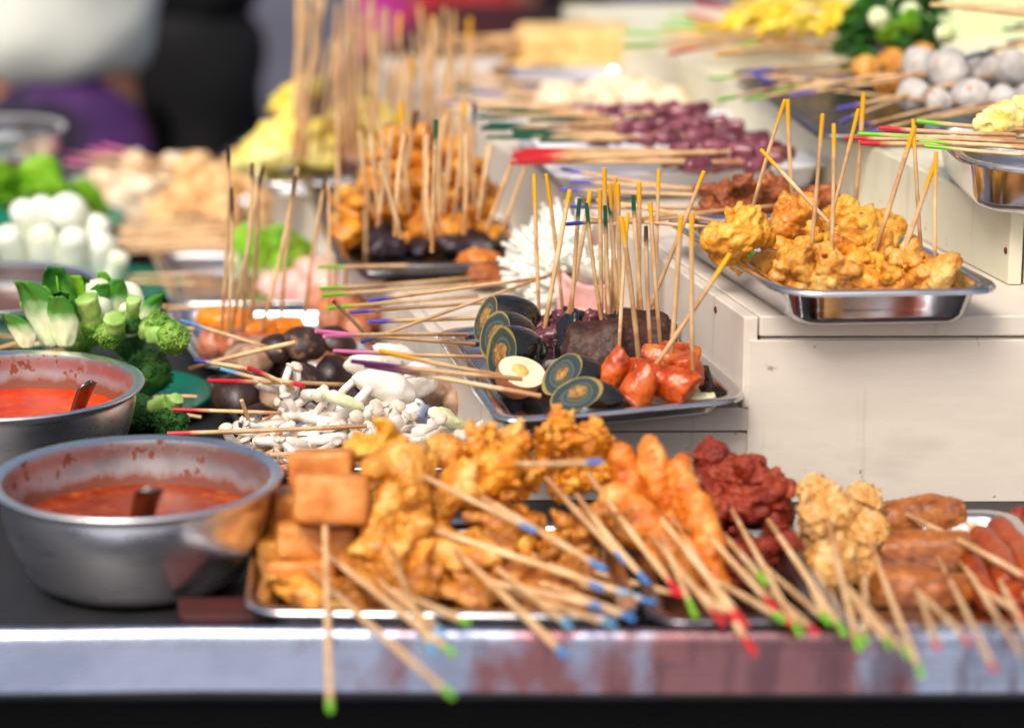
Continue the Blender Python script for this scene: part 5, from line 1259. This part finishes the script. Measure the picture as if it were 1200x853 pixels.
# brown fried meat behind the fritters
for i, (bx, by, w, h, tp, lb) in enumerate([(870, 226, 50, 22, (765, 220), 'purple tipped skewer of brown fried meat, touching the white tray'), (905, 222, 26, 36, (768, 232), 'purple tipped skewer with the tallest brown fried lump behind the smooth golden ball'),
                                           (950, 228, 28, 28, (756, 240), 'purple tipped skewer of brown fried meat behind the bright orange fritter'), (850, 240, 40, 12, (760, 255), 'purple tipped skewer of flat brown fried meat at the tray rim'), (975, 232, 16, 24, (790, 262), 'navy tipped skewer with the smallest brown fried lump behind the fritters')]):
    q = [(658, 198), (668, 213), (655, 222), (668, 242), (662, 263)][i]
    B = G(bx - 10, by + 4, ZF + .026)
    skewer(G(*q, .215), B, 'purple' if i < 4 else 'navy', .03, lb, foods=[('fried_meat', fritter([(bx, by + 6, w * .8, h * .48)], ZF + .028, 1400 + i * 7), 'meat_brown')], r=.002)
for i, (a, b) in enumerate([((700, 235), (850, 262)), ((690, 255), (860, 268)), ((720, 262), (846, 248))]):
    skewer(G(*a, .213), G(*b, .205), None, 0, 'plain skewer running under the brown fried meat towards the fritter tray', 'plain skewers under the brown fried meat', r=.002)

# ================================================================== DARK PURPLE SAUSAGES, WHITE TRAY
def links(px, py, z, n, w, seed, ang=0, r=8.5):
    out = []; rnd = random.Random(seed)
    for k in range(n):
        c = G(px + (k - (n - 1) / 2) * w + rnd.uniform(-4, 4), py + rnd.uniform(-5, 5), z + rnd.uniform(-.006, .006)); s = S(c); R = r * s * rnd.uniform(.9, 1.1)
        d = Vector((math.cos(ang + rnd.uniform(-.5, .5)), math.sin(ang + rnd.uniform(-.6, .6)), rnd.uniform(-.3, .3))) * R * 1.1
        g = capsule([c - d, c, c + d], R, 12, .8)
        out.append(([v + Vector((1, 1, 1)) * .0012 * noise.noise(v * 70) for v in g[0]], g[1]))
    return out
k = 0
for row, (y, z, x0, x1, n) in enumerate([(132, .225, 700, 800, 4), (146, .22, 700, 840, 5), (160, .215, 700, 870, 6), (176, .22, 812, 900, 4), (190, .215, 800, 890, 4)]):
    for i in range(n):
        x = x0 + (x1 - x0) * i / max(1, n - 1)
        tipx = U(560, 640) if row < 3 else U(598, 622)
        ty = y + U(-6, 8) if row < 3 else 176 + i * 4 + (row - 3) * 3
        tc_ = 'pine' if row < 3 else 'red'
        g_ = 'dark green tipped skewers of purple sausage' if row < 3 else 'red tipped skewers of purple sausage'
        lb = 'purple sausage skewer with a dark green tip in the rear rows of the white tray' if row < 3 else 'purple sausage skewer in the red tipped bundle along the white tray rim'
        L = links(x, y, z, 3, 17, 300 + row * 20 + i)
        skewer(G(tipx, ty, z + (.01 if row >= 3 else .012)), G(x + 14, y, z), tc_, .06, lb, g_, foods=[('sausage_piece', g, 'sausage_purple') for g in L], r=.0022)
for i in range(5):
    skewer(G(U(600, 640), U(150, 168), .225), G(760, U(150, 165), .21), 'slate' if i % 2 else 'pine', .04, 'dark tipped loose skewer over the empty corner of the white tray', 'dark tipped loose skewers by the white tray', r=.0022)

# ================================================================== HIGH STEP: fish balls, cauliflower, greens
def ball(px, py, z, r, seed, m='fish_ball', specks=3):
    c = G(px, py, z); s = S(c); rnd = random.Random(seed)
    g = blob(c, r * s, (seed, 0, 0), 4, ((.13, 1.6), (.05, 4), (.025, 12)), seed)
    sp = []
    for k in range(specks):
        d = Vector((rnd.uniform(-1, 1), -rnd.random(), rnd.uniform(-.4, 1))).normalized(); sp.append(blob(c + d * r * s * .97, (.003, .003, .003), sub=1, amps=((.3, 2),), seed=k))
    return g, sp
FB = [(1078, 78, 23, 'grey fish ball at the end by the leafy greens'), (1112, 84, 27, 'largest grey fish ball with an orange speck low on it'), (1150, 82, 24, 'grey fish ball crossed by the dark slate tipped skewer'), (1186, 84, 24, 'grey fish ball with a dark green fleck, touching the dark tips'),
      (1070, 112, 20, 'pale fish ball low beside the orange balls'), (1138, 116, 24, 'fish ball with a bright orange speck at its foot'), (1176, 118, 18, 'small pale fish ball above the cauliflower'), (1206, 116, 20, 'pale fish ball at the picture edge above the cauliflower'), (1100, 120, 16, 'small fish ball in the gap under the largest one')]
ft = [(870, 118), (905, 106), (925, 112), (980, 128), (985, 143), (1000, 150), (1010, 158), (1040, 150), (890, 95)]
ftc = ['green', 'green', 'purple', 'purple', 'purple', 'navy', 'purple', 'green', 'purple']
for i, (x, y, r, lb) in enumerate(FB):
    g, sp = ball(x, y, Z3 + .03 + (.022 if y < 100 else 0), r, 20 + i)
    c = sum(g[0], Vector()) / len(g[0])
    o = skewer(G(ft[i][0], ft[i][1], Z3 + .022), c, ftc[i], .035, 'skewer of ' + lb, foods=[('fish_ball', g, 'fish_ball', [('speck', q, 'speck_orange') for q in sp[:1]])], r=.002)
for i, (x, y, r, tp, tc_, lb) in enumerate([(1014, 82, 17, (830, 92), 'green', 'skewer with an orange fried ball at the row end, green tip far out'), (1046, 74, 18, (842, 118), 'green', 'skewer with the roundest orange fried ball behind the fish balls'), (1080, 66, 16, (880, 84), 'purple', 'skewer with an orange fried ball half behind the largest fish ball'), (1040, 100, 16, (870, 88), 'purple', 'skewer with the lowest orange fried ball, next to the pale fish ball')]):
    g, sp = ball(x, y, Z3 + .03, r, 60 + i)
    skewer(G(*tp, Z3 + .03), sum(g[0], Vector()) / len(g[0]), tc_, .04, lb, foods=[('fried_ball', g, 'fry_gold')], r=.002)
g, sp = ball(1026, 62, Z3 + .03, 18, 77); solo('taro_ball', g, 'taro', 'greyish purple ball under the leafy greens', 'fried food')
leafy(1048, 74, Z3 + .015, 70, 74, 72, 31, 'leaf_dark', 'dense dark green leafy bunch behind the orange fried balls', up=(0, -.5, .5), vz=.8, sz=.5)
leafy(1060, 40, Z3 + .06, 6, 44, 26, 33, 'leaf_light', 'lighter green leaf tips on top of the dark leafy bunch', up=(0, -.3, 1))
leafy(1005, 74, Z3 + .02, 6, 26, 40, 34, 'leaf_dark', 'dark green leaves hanging over the step beside the orange fried balls', up=(-.6, -.3, .5))
for i, (x, y, r, lb) in enumerate([(1030, 22, 13, 'small pale flower stalk end among the leafy greens'), (1066, 14, 12, 'pale stalk end highest in the leafy greens'), (1108, 40, 12, 'pale green stalk end at the outer edge of the leafy greens')]):
    g, sp = ball(x, y, Z3 + .08, r, 90 + i, 'leek', 0); solo('stalk_end', g, 'leek', lb, 'vegetable')
# red and green tipped skewers lying on the far tray rim
for i, (tp, tc_, bp) in enumerate([((1030, 150), 'red', (1190, 158)), ((1005, 157), 'green', (1190, 164)), ((990, 162), 'red', (1200, 166)), ((1008, 168), 'red', (1210, 172)), ((1043, 160), 'green', (1215, 168)), ((1077, 166), 'green', (1225, 176)), ((1083, 171), 'green', (1235, 184)), ((1074, 142), 'green', (1200, 152))]):
    q = tipn = None
    words = {0: 'highest red tip, above two crossing yellow tips', 1: 'green tip between two red ones', 2: 'red tip reaching longest over the painted step edge', 3: 'lowest red tip', 4: 'green tip just behind the lowest red one', 5: 'green tip over the steel tray rim', 6: 'lowest green tip', 7: 'highest green tip, next to the cauliflower'}[i]
    col = {'red': 'red', 'green': 'green'}[tc_]
    foods = [('cauliflower', fuse([blob(G(x, y, Z3 + .062), (.018, .016, .014), sub=3, amps=((.4, 2), (.2, 6)), seed=x) for x, y in ((1164, 146), (1180, 138), (1196, 132))], .0022, ((.003, 130), (.0015, 320)), 5), 'cauliflower')] if i == 7 else [('fritter', fritter([(1250 + i * 12, 150 + i * 4, 30, 24)], Z3 + .05, 1500 + i), 'fry_yellow')]
    skewer(G(*tp, Z3 + .062), G(*bp, Z3 + .056), tc_, .03, 'skewer on the high steel tray, ' + words, foods=foods, r=.002)
# dark slate tipped skewers in front of the pale green step
for i, (tp, bp) in enumerate([((1132, 68), (1230, 40)), ((1158, 58), (1240, 48)), ((1180, 50), (1240, 40)), ((1176, 35), (1240, 36)), ((1190, 30), (1250, 20))]):
    skewer(G(*tp, Z3 + .07), G(*bp, Z3 + .085), 'slate', .05, f'dark slate tipped skewer over the fish balls, {ORD[i]} up from the fish balls', r=.002)
# yellow strips and the fan of sticks at the top of the high step
nod = []
rnd = random.Random(8)
for k in range(70):
    a = G(rnd.uniform(850, 1010), rnd.uniform(6, 40), Z3 + rnd.uniform(.01, .06)); d = Vector((rnd.uniform(-1, 1), rnd.uniform(-.5, .5), rnd.uniform(-.2, .4))) * .03
    nod.append(tube([a - d, a + Vector((0, 0, .01)), a + d], .005, 7))
solo('yellow_strips', merge(*nod), 'noodle_yellow', 'heap of yellow strips beside the leafy greens at the top of the step', 'fried food', kind='stuff').name = 'yellow_strip_heap'
for i in range(16):
    a = (U(700, 860), U(4, 66)); b = (U(930, 1010), U(20, 66))
    tc_ = ['green', 'yellow', 'red', 'green'][i % 4]
    skewer(G(*a, Z3 + U(.02, .06)), G(*b, Z3 + U(.02, .05)), tc_, .07, f'blurred skewer with a {"lime green" if tc_ == "green" else tc_} tip in the fan beside the yellow strips', f'{tc_} tipped skewers fanned beside the yellow strips', r=.0025)
for i in range(4):
    skewer(G(1090 + i * 20, 6 + i * 2, Z4 + .01), G(1260, 10 + i * 4, Z4 + .012), None, 0, 'plain blurred skewer lying on the pale green step', 'plain skewers on the pale green step', r=.0025)
# ================================================================== BACK OF THE COUNTER
def pile(px, py, w, h, n, r, seed, m, name, label, cat='fried food', z=0.0, dep=.05, group=None, vox=.004):
    """a heap; each lump of it is a thing of its own"""
    rnd = random.Random(seed)
    for k in range(n):
        u, v = rnd.uniform(-1, 1), rnd.random()
        hh = v * (1 - abs(u) ** 3)
        x = px + u * w; y = py - hh * h
        Y = G(px, py, z).y + .02 + hh * .05 + rnd.uniform(-.02, .02)
        p = V(x, y, Y); s = S(p)
        if p.z < z + r * s * .5: p.z = z + r * s * .5
        q = r * s * rnd.uniform(.8, 1.25)
        g = blob(p, (q * rnd.uniform(.9, 1.4), q * .9, q * rnd.uniform(.5, .9)), (rnd.uniform(-.5, .5), rnd.uniform(-.5, .5), rnd.uniform(0, 3)), 3, ((.38, 1.5), (.18, 3.5), (.1, 8)), seed + k)
        solo(name, g, m, label, cat, group or label)
pile(492, 294, 92, 138, 84, 16, 11, 'fry_orange', 'golden_fritter', 'golden fritter in the tall blurred heap behind the ham wrapped mushrooms', group='golden fritters of the tall heap', z=Z1 + .008)
pile(450, 280, 60, 96, 18, 15, 12, 'fry_yellow', 'golden_fritter', 'yellow golden fritter on the slope of the tall golden heap', group='yellow golden fritters of the tall heap', z=Z1 + .008)
pile(500, 302, 70, 26, 12, 18, 13, 'black_fungus', 'black_mushroom', 'shiny black mushroom in the row under the tall golden heap', 'mushroom', group='black mushrooms under the golden heap', z=Z1 + .008)
pile(575, 290, 24, 18, 3, 17, 14, 'liver_purple', 'black_mushroom', 'purplish black mushroom next to the white step board', 'mushroom', group='purplish mushrooms by the step', z=Z1 + .008)
pile(430, 305, 30, 20, 5, 14, 15, 'pale_pile', 'pale_dumpling', 'pale dumpling beside the black mushrooms', 'dumpling', group='pale dumplings by the black mushrooms')
pile(345, 200, 44, 92, 18, 24, 16, 'yellow_pile', 'bean_curd_skin', 'yellow folded bean curd skin in the heap under the tall stick bundle', 'bean curd', group='yellow bean curd skins', z=Z1 + .008)
pile(420, 196, 44, 74, 14, 22, 17, 'yellow_pile', 'bean_curd_skin', 'yellow bean curd skin piled against the tall golden heap', 'bean curd', group='yellow bean curd skins by the golden heap', z=Z1 + .008)
pile(385, 196, 40, 36, 7, 16, 18, 'pink_slice', 'pink_slice', 'pinkish slice among the yellow bean curd skins', 'meat', group='pinkish slices among the bean curd', z=Z1 + .008)
pile(262, 264, 76, 76, 30, 20, 19, 'tan_pile', 'tan_fritter', 'pale orange fritter in the low blurred heap in front of the dark clothed legs', group='tan fritters of the low heap')
pile(168, 240, 66, 60, 22, 17, 20, 'pale_pile', 'pale_fritter', 'pale cream piece in the heap by the lettuce', group='pale pieces of the heap by the lettuce')
pile(330, 232, 30, 40, 6, 18, 21, 'pink_slice', 'pink_slice', 'pink slice behind the dark tipped upright skewers', 'meat', group='pink slices behind the dark tipped skewers')
pile(300, 324, 40, 20, 9, 18, 23, 'leek', 'cabbage_piece', 'pale green cabbage piece beside the dark tipped skewers', 'vegetable', group='cabbage pieces')
leafy(318, 306, .03, 10, 46, 44, 44, 'leaf_light', 'light green cabbage leaves behind the upright dark tipped skewers')
pile(345, 350, 46, 36, 12, 20, 24, 'pink_slice', 'pink_slice', 'pink meat slice behind the orange cakes', 'meat', group='pink meat slices behind the orange cakes')
pile(435, 340, 30, 24, 6, 16, 25, 'pale_pile', 'pale_dumpling', 'cream dumpling under the lime green tips', 'dumpling', group='cream dumplings under the lime green tips')
# orange cakes and brown balls
for i, (x, y, w, h, lb) in enumerate([(270, 378, 26, 17, 'bright orange cake beside the tall black tipped skewer'), (302, 388, 24, 14, 'bright orange cake in the middle of its tray'), (335, 384, 22, 12, 'bright orange cake next to the shiny shiitake cap'), (250, 372, 20, 12, 'bright orange cake at the tray end next to the green plate')]):
    p = G(x, y, .05); s = S(p); solo('orange_cake', fuse([blob(p, (w * s, w * s * .8, h * s), (0, 0, .3 * i), 3, ((.08, 2),), i, box=3.5)], .003, ((.0015, 80),), i), 'orange_cake', lb, 'fish cake', 'bright orange cakes')
for i, (x, y, r, lb) in enumerate([(250, 402, 19, 'shiny brown ball at the tray end, next to the broccoli'), (276, 404, 20, 'shiny brown ball in front of the bright orange cakes'), (304, 404, 17, 'brown ball beside the pale brown shiitake'), (388, 376, 17, 'brown ball behind the smooth dark shiitake cap'), (416, 384, 18, 'brown ball under the pink tips'), (412, 360, 18, 'orange brown ball among the upright sticks'), (440, 372, 17, 'orange brown ball beside the purple tips')]):
    g, sp = ball(x, y, .04, r, 130 + i); solo('brown_ball', g, 'brown_ball', lb, 'meat ball', 'brown balls behind the shiitake')
for i in range(7):
    x = 375 + i * 14; g, sp = ball(x, 352 + (i % 2) * 16, .035, 17, 150 + i); solo('brown_ball', g, 'prawn_orange' if i % 2 else 'brown_ball', 'orange brown ball at the foot of the upright plain sticks', 'meat ball', 'balls under the upright plain sticks')
# upright sticks with dark ends over the orange cakes
for i, (tp, bp, tc_, tl, lb) in enumerate([
    ((268, 168), (259, 392), 'black', .03, 'tall upright skewer with the thickest black end, over the orange cakes'), ((271, 220), (266, 396), 'brown', .04, 'upright skewer with a dark end just beneath the thickest black one'),
    ((296, 191), (284, 388), 'brown', .02, 'upright skewer with a thin brown end beside the tall black one'), ((308, 195), (270, 392), 'brown', .03, 'curving upright skewer with a brown end that crosses its neighbours'),
    ((302, 230), (294, 384), None, 0, 'plain upright skewer between the curving ones'), ((346, 206), (306, 388), 'brown', .03, 'bent upright skewer with a dark brown end in front of the cabbage leaves'),
    ((349, 196), (330, 372), None, 0, 'plain upright skewer touching the bent dark ended one'), ((383, 200), (357, 372), 'brown', .028, 'upright skewer with a brown end in front of the pale trays'), ((385, 215), (384, 378), None, 0, 'plain upright skewer beside the brown ended one near the golden heap')]):
    B = G(*bp, .055); skewer(V(*tp, B.y + .02), B, tc_, tl, lb, r=.0022, bend=.003)
for i, (tp, bp, tc_, lb) in enumerate([((413, 190), (428, 330), 'brown', 'upright skewer with a splintered brown end in front of the golden heap'), ((409, 214), (452, 318), 'brown', 'slanting dark ended skewer crossing in front of the golden heap'), ((428, 200), (430, 350), 'brown', 'upright dark ended skewer beside the slanting one'), ((416, 234), (404, 345), None, 'plain upright skewer lowest before the golden heap'), ((395, 108), (393, 340), None, 'thick plain upright skewer at the edge of the golden heap'), ((457, 236), (418, 300), None, 'short plain skewer leaning before the golden heap')]):
    B = G(*bp, .04); skewer(V(*tp, B.y + .02), B, tc_, .03, lb, r=.0024, bend=.003)
# sticks in the golden heap
for i, (tp, bp, tc_) in enumerate([((511, 140), (506, 296), 'pine'), ((455, 145), (470, 230), 'brown'), ((488, 130), (470, 240), 'brown'), ((543, 118), (556, 240), 'yellow'), ((470, 118), (480, 250), 'yellow'), ((556, 120), (550, 230), 'slate'), ((530, 150), (520, 250), None), ((430, 120), (440, 230), None), ((600, 190), (570, 270), None), ((620, 185), (590, 270), None), ((445, 190), (470, 280), None), ((575, 170), (560, 260), None)]):
    B = G(*bp, Z1 + .06); words = {'pine': 'dark green', 'brown': 'dark brown', 'yellow': 'yellow', 'slate': 'slate', None: 'plain'}[tc_]
    lb = {0: 'thickest looking upright skewer with a dark green end in front of the golden heap'}.get(i, f'blurred upright skewer with a {words} end stuck in the tall golden heap')
    skewer(V(*tp, B.y + .01), B, tc_, .03, lb, f'{words} ended skewers in the tall golden heap' if i else None, r=.0026, bend=.002)
for i in range(18):
    bx = U(410, 570); B = G(bx, U(235, 285), Z1 + .06)
    skewer(V(bx + U(-14, 14), U(130, 190), B.y + .01), B, None, 0, 'thin plain blurred skewer standing in the tall golden heap', 'thin plain skewers in the tall golden heap', r=.0022, bend=.003)
# the tall bundle of plain sticks behind
rnd = random.Random(4)
for i in range(64):
    x = rnd.uniform(325, 545); top = rnd.uniform(-60, 60) if x < 430 else rnd.uniform(0, 110)
    B = G(x + rnd.uniform(-8, 8), rnd.uniform(150, 190), Z1 + .03)
    lean = rnd.uniform(-14, 18) + (26 if x < 350 else 0)
    tc_ = 'yellow' if i % 9 == 0 else None
    skewer(V(x + lean, top, B.y + rnd.uniform(-.03, .05)), B, tc_, .04, 'plain blurred skewer standing in the tall bundle above the bean curd skins' if not tc_ else 'yellow ended blurred skewer standing in the tall bundle', 'plain skewers of the tall bundle' if not tc_ else 'yellow ended skewers of the tall bundle', r=.0027, bend=.004)
# level sticks on the counter by the far heaps
for i in range(14):
    y = rnd.uniform(262, 292); skewer(G(rnd.uniform(128, 150), y + rnd.uniform(-6, 6), .035), G(rnd.uniform(250, 330), y - 6, .04), None, 0, 'plain blurred skewer lying level beneath the tan heap', 'level plain skewers beneath the tan heap', r=.0024)
for i, (a, b) in enumerate([((140, 324), (250, 322)), ((150, 330), (250, 334)), ((190, 360), (320, 356))]):
    skewer(G(*a, .03), G(*b, .035), None, 0, f'plain blurred skewer reaching over the green plate from the pink slices, {ORD[i]} from the lettuce', r=.0024)
for i, (a, b) in enumerate([((70, 180), (210, 196)), ((76, 190), (200, 206)), ((105, 176), (180, 200)), ((120, 172), (190, 190))]):
    skewer(G(*a, .06), G(*b, .05), 'pink', .05, 'blurred skewer with a pink end lying on the pale heap by the lettuce', 'pink ended skewers on the pale heap', r=.0026)
# green tipped and level sticks over the step side, near the golden heap
for i in range(12):
    y = rnd.uniform(92, 140); skewer(G(rnd.uniform(520, 575), y, .2), G(rnd.uniform(640, 700), y + rnd.uniform(2, 14), .195), ['pine', None, None, 'navy'][i % 4], .05, ['dark green ended', 'plain', 'plain', 'navy ended'][i % 4] + ' blurred skewer lying on the middle step edge before the tofu slabs', ['dark green ended', 'plain', 'plain', 'navy ended'][i % 4] + ' skewers before the tofu slabs', r=.0026)
# pale dumplings and tofu slabs on the middle step
pile(720, 132, 74, 34, 18, 20, 31, 'pale_pile', 'pale_dumpling', 'white dumpling in the heap behind the purple sausages', 'dumpling', z=Z2 + .012, group='white dumplings behind the purple sausages')
for i, (x, y, w, h, lb) in enumerate([(700, 48, 40, 20, 'uppermost long tofu slab of the far stack'), (696, 76, 44, 18, 'lowest long tofu slab of the far stack'), (640, 52, 34, 22, 'mottled brown and pink tofu slab beside the far stack'), (628, 80, 34, 18, 'tofu slab at the low end of the far stack')]):
    p = V(x, y, 3.72); s = S(p); solo('tofu_slab', blob(p, (w * s, .06, h * s * .95), (0, 0, .05 * i), 4, ((.04, 2), (.03, 5)), i, box=7), 'tofu_slab', lb, 'tofu')
for i in range(20):
    y = rnd.uniform(38, 88); skewer(V(rnd.uniform(500, 590), y + 6, 3.66), V(640, y, 3.7), None, 0, 'plain blurred skewer sticking out of the far tofu slabs', 'plain skewers in the far tofu slabs', r=.0028)

# ================================================================== PEOPLE AND THINGS BEHIND THE STALL
def skin_mesh(name, pts, edges, rad, m, parent, sub=2, root=0):
    base = wpos(parent)
    me = bpy.data.meshes.new(name); me.from_pydata([Vector(p) - base for p in pts], edges, [])
    o = bpy.data.objects.new(name, me); COL.objects.link(o); o.parent = parent
    sk = o.modifiers.new('skin', 'SKIN'); 
    if not me.skin_vertices: me.skin_vertices.new()
    for i, r in enumerate(rad):
        r = r if isinstance(r, tuple) else (r, r); me.skin_vertices[0].data[i].radius = r; me.skin_vertices[0].data[i].use_root = i == root
    sb = o.modifiers.new('sub', 'SUBSURF'); sb.levels = sb.render_levels = sub
    me.materials.append(MATS[m]); sk.use_smooth_shade = True
    if name in ('shirt', 'trousers'):
        tx = bpy.data.textures.new('folds', 'CLOUDS'); tx.noise_scale = .11
        d = o.modifiers.new('folds', 'DISPLACE'); d.texture = tx; d.strength = .05; d.mid_level = .4; d.texture_coords = 'LOCAL'
    return o
def person(x, y, face, label, top, bottom, skirt=False, hgt=1.62, arm=(1.25, .08)):
    k = hgt / 1.7; B = Vector((x, y, GZ))
    o = thing('person', label, 'person', B, 'people behind the stall')
    ca, sa = math.cos(face), math.sin(face)
    def P(a, b, c): return B + Vector((a * ca - b * sa, a * sa + b * ca, c)) * k
    pts = [P(0, 0, .93), P(0, .01, 1.12), P(0, .0, 1.33), P(0, .01, 1.47), P(0, -.01, 1.55)]
    ed = [(0, 1), (1, 2), (2, 3), (3, 4)]; rad = [(.16 * k, .11 * k), (.13 * k, .1 * k), (.16 * k, .11 * k), (.06 * k, .06 * k), .052 * k]
    for s in (1, -1):
        i = len(pts)
        pts += [P(.18 * s, 0, 1.40), P(.22 * s, -.02, 1.13), P(.2 * s, -.16 - arm[1], 1.0 + arm[0] * .3), P(.19 * s, -.24 - arm[1], 1.0 + arm[0] * .4)]
        ed += [(2, i), (i, i + 1), (i + 1, i + 2), (i + 2, i + 3)]; rad += [.055 * k, .042 * k, .03 * k, .028 * k]
        i = len(pts)
        pts += [P(.09 * s, 0, .82), P(.1 * s, -.01, .48), P(.1 * s, .03, .09), P(.1 * s, -.12, .03)]
        ed += [(0, i), (i, i + 1), (i + 1, i + 2), (i + 2, i + 3)]; rad += [.082 * k, .055 * k, .038 * k, (.04 * k, .025 * k)]
    skin_mesh('body', pts, ed, rad, 'skin', o)
    # head with a face
    hc = P(0, -.02, 1.62)
    L = [blob(hc, (.075 * k, .09 * k, .112 * k), (0, 0, face), 3, ((.04, 1.5),), 1), blob(P(0, -.115, 1.60), (.012 * k, .02 * k, .02 * k), (0, 0, face), 2, ((0, 1),)), blob(P(0, -.095, 1.555), (.024 * k, .01 * k, .008 * k), (0, 0, face), 2, ((0, 1),))]
    for s in (1, -1): L.append(blob(P(.076 * s, -.01, 1.61), (.012 * k, .02 * k, .03 * k), (0, 0, face), 2, ((0, 1),)))
    hd = part('head', fuse(L, .006, ((0, 1),), 1, smooth=3), 'skin', o)
    for s in (1, -1): part('eye', blob(P(.03 * s, -.1, 1.635), .011 * k, sub=2, amps=((0, 1),)), 'hair', hd)
    part('hair', blob(P(0, .012, 1.655), (.084 * k, .095 * k, .098 * k), (.15, 0, face), 3, ((.08, 2), (.04, 5)), 4), 'hair', o)
    for s in (1, -1):
        h0_ = P(.19 * s, -.24 - arm[1], 1.0 + arm[0] * .4); L = [blob(h0_ + Vector((0, -.03, 0)), (.032 * k, .045 * k, .016 * k), (0, 0, face), 2, ((0, 1),))]
        for f in range(4):
            q = P((.19 + (f - 1.5) * .015) * s, -.30 - arm[1], 1.0 + arm[0] * .4); L.append(capsule([q, P((.19 + (f - 1.5) * .018) * s, -.345 - arm[1], .99 + arm[0] * .4), P((.19 + (f - 1.5) * .018) * s, -.365 - arm[1], .965 + arm[0] * .4)], .0085 * k, 8))
        L.append(capsule([P((.16) * s, -.26 - arm[1], 1.0 + arm[0] * .4), P((.135) * s, -.3 - arm[1], .99 + arm[0] * .4)], .0095 * k, 8))
        part('hand', fuse(L, .004, ((0, 1),), 1, smooth=1), 'skin', o)
    # shirt with sleeves, hem at the hip
    pts = [P(0, 0, .80), P(0, .01, 1.12), P(0, 0, 1.34), P(0, .005, 1.44)]; ed = [(0, 1), (1, 2), (2, 3)]; rad = [(.25 * k, .18 * k), (.19 * k, .145 * k), (.175 * k, .125 * k), (.075 * k, .07 * k)]
    for s in (1, -1):
        i = len(pts); pts += [P(.19 * s, 0, 1.39), P(.225 * s, -.015, 1.2)]; ed += [(2, i), (i, i + 1)]; rad += [.075 * k, .068 * k]
    skin_mesh('shirt', pts, ed, rad, top, o, 3)
    if skirt:
        prof = [(.11, .90), (.15, .82), (.185, .7), (.22, .5), (.24, .3), (.245, .26), (.235, .262), (.21, .5), (.14, .82)]
        vs, fs = lathe(prof, (0, 0, 0), 40); vs = [Vector((v.x * (1 + .07 * math.sin(9 * math.atan2(v.y, v.x)) * (1 - v.z)), v.y * .75 * (1 + .07 * math.sin(9 * math.atan2(v.y, v.x)) * (1 - v.z)), v.z)) for v in vs]
        part('skirt', ([P(v.x, v.y, v.z) for v in vs], fs), bottom, o)
    else:
        pts = [P(0, 0, .92), P(0, 0, .84)]; ed = [(0, 1)]; rad = [(.165 * k, .125 * k), (.17 * k, .13 * k)]
        for s in (1, -1):
            i = len(pts); pts += [P(.1 * s, 0, .74), P(.11 * s, -.01, .45), P(.105 * s, .02, .1)]; ed += [(1, i), (i, i + 1), (i + 1, i + 2)]; rad += [.105 * k, .075 * k, .06 * k]
        skin_mesh('trousers', pts, ed, rad, bottom, o)
    return o
q = V(60, 60, 4.75); person(q.x, 4.75, .3, 'person in a loose white shirt and dark purple skirt behind the far bowls', 'shirt_white', 'skirt_navy', True)
q = V(206, 60, 5.5); person(q.x, 5.5, -.4, 'person in all black clothes standing behind the person in white', 'cloth_black', 'cloth_black')
q = V(494, 20, 6.6); person(q.x, 6.6, .5, 'person in magenta clothes far behind the tall stick bundle', 'cloth_magenta', 'cloth_magenta', True)
q = V(556, 20, 6.2); person(q.x, 6.2, -.2, 'person in red clothes beside the one in magenta', 'cloth_red', 'cloth_red', True)
q = V(640, 10, 6.5); person(q.x, 6.5, .1, 'person in dark maroon clothes behind the tofu slabs', 'cloth_maroon', 'cloth_maroon', True)
# ------------------------------------------------------------------ camera, light, world
cam = bpy.data.cameras.new('camera'); co = bpy.data.objects.new('camera', cam); COL.objects.link(co)
co.location = (0, 0, H); co.rotation_euler = (math.pi / 2 - PITCH, 0, 0)
cam.sensor_width = 36; cam.lens = 96; cam.clip_end = 300; cam.clip_start = .05
cam.dof.use_dof = True; cam.dof.aperture_fstop = 2.4
fp = V(700, 430, 2.42); cam.dof.focus_distance = S(fp) * 3200
SC.camera = co
w = bpy.data.worlds.new('World'); SC.world = w; w.use_nodes = True
t = w.node_tree; bg = t.nodes['Background']
sky = nd(t, 'ShaderNodeTexSky', sky_type='NISHITA'); sky.sun_disc = False
EL, AZ = 52, 204
sky.sun_elevation = R_(EL); sky.sun_rotation = R_(AZ); sky.dust_density = 6; sky.air_density = 1.0; sky.ozone_density = .4
t.links.new(sky.outputs[0], bg.inputs['Color']); bg.inputs['Strength'].default_value = .115
sun = bpy.data.lights.new('sun', 'SUN'); sun.energy = 2.0; sun.angle = R_(24); sun.color = (1, .955, .88)
so = bpy.data.objects.new('sun', sun); COL.objects.link(so)
# sky rotation: azimuth measured clockwise from +Y
dirv = Vector((math.sin(R_(AZ)) * math.cos(R_(EL)), math.cos(R_(AZ)) * math.cos(R_(EL)), math.sin(R_(EL))))
so.rotation_euler = (-dirv).to_track_quat('-Z', 'Y').to_euler(); so.location = (0, 0, 6)
SC.view_settings.view_transform = 'Standard'; SC.view_settings.look = 'None'; SC.view_settings.gamma = 1; SC.view_settings.exposure = .3
SC.cycles.max_bounces = 8; SC.cycles.use_denoising = True
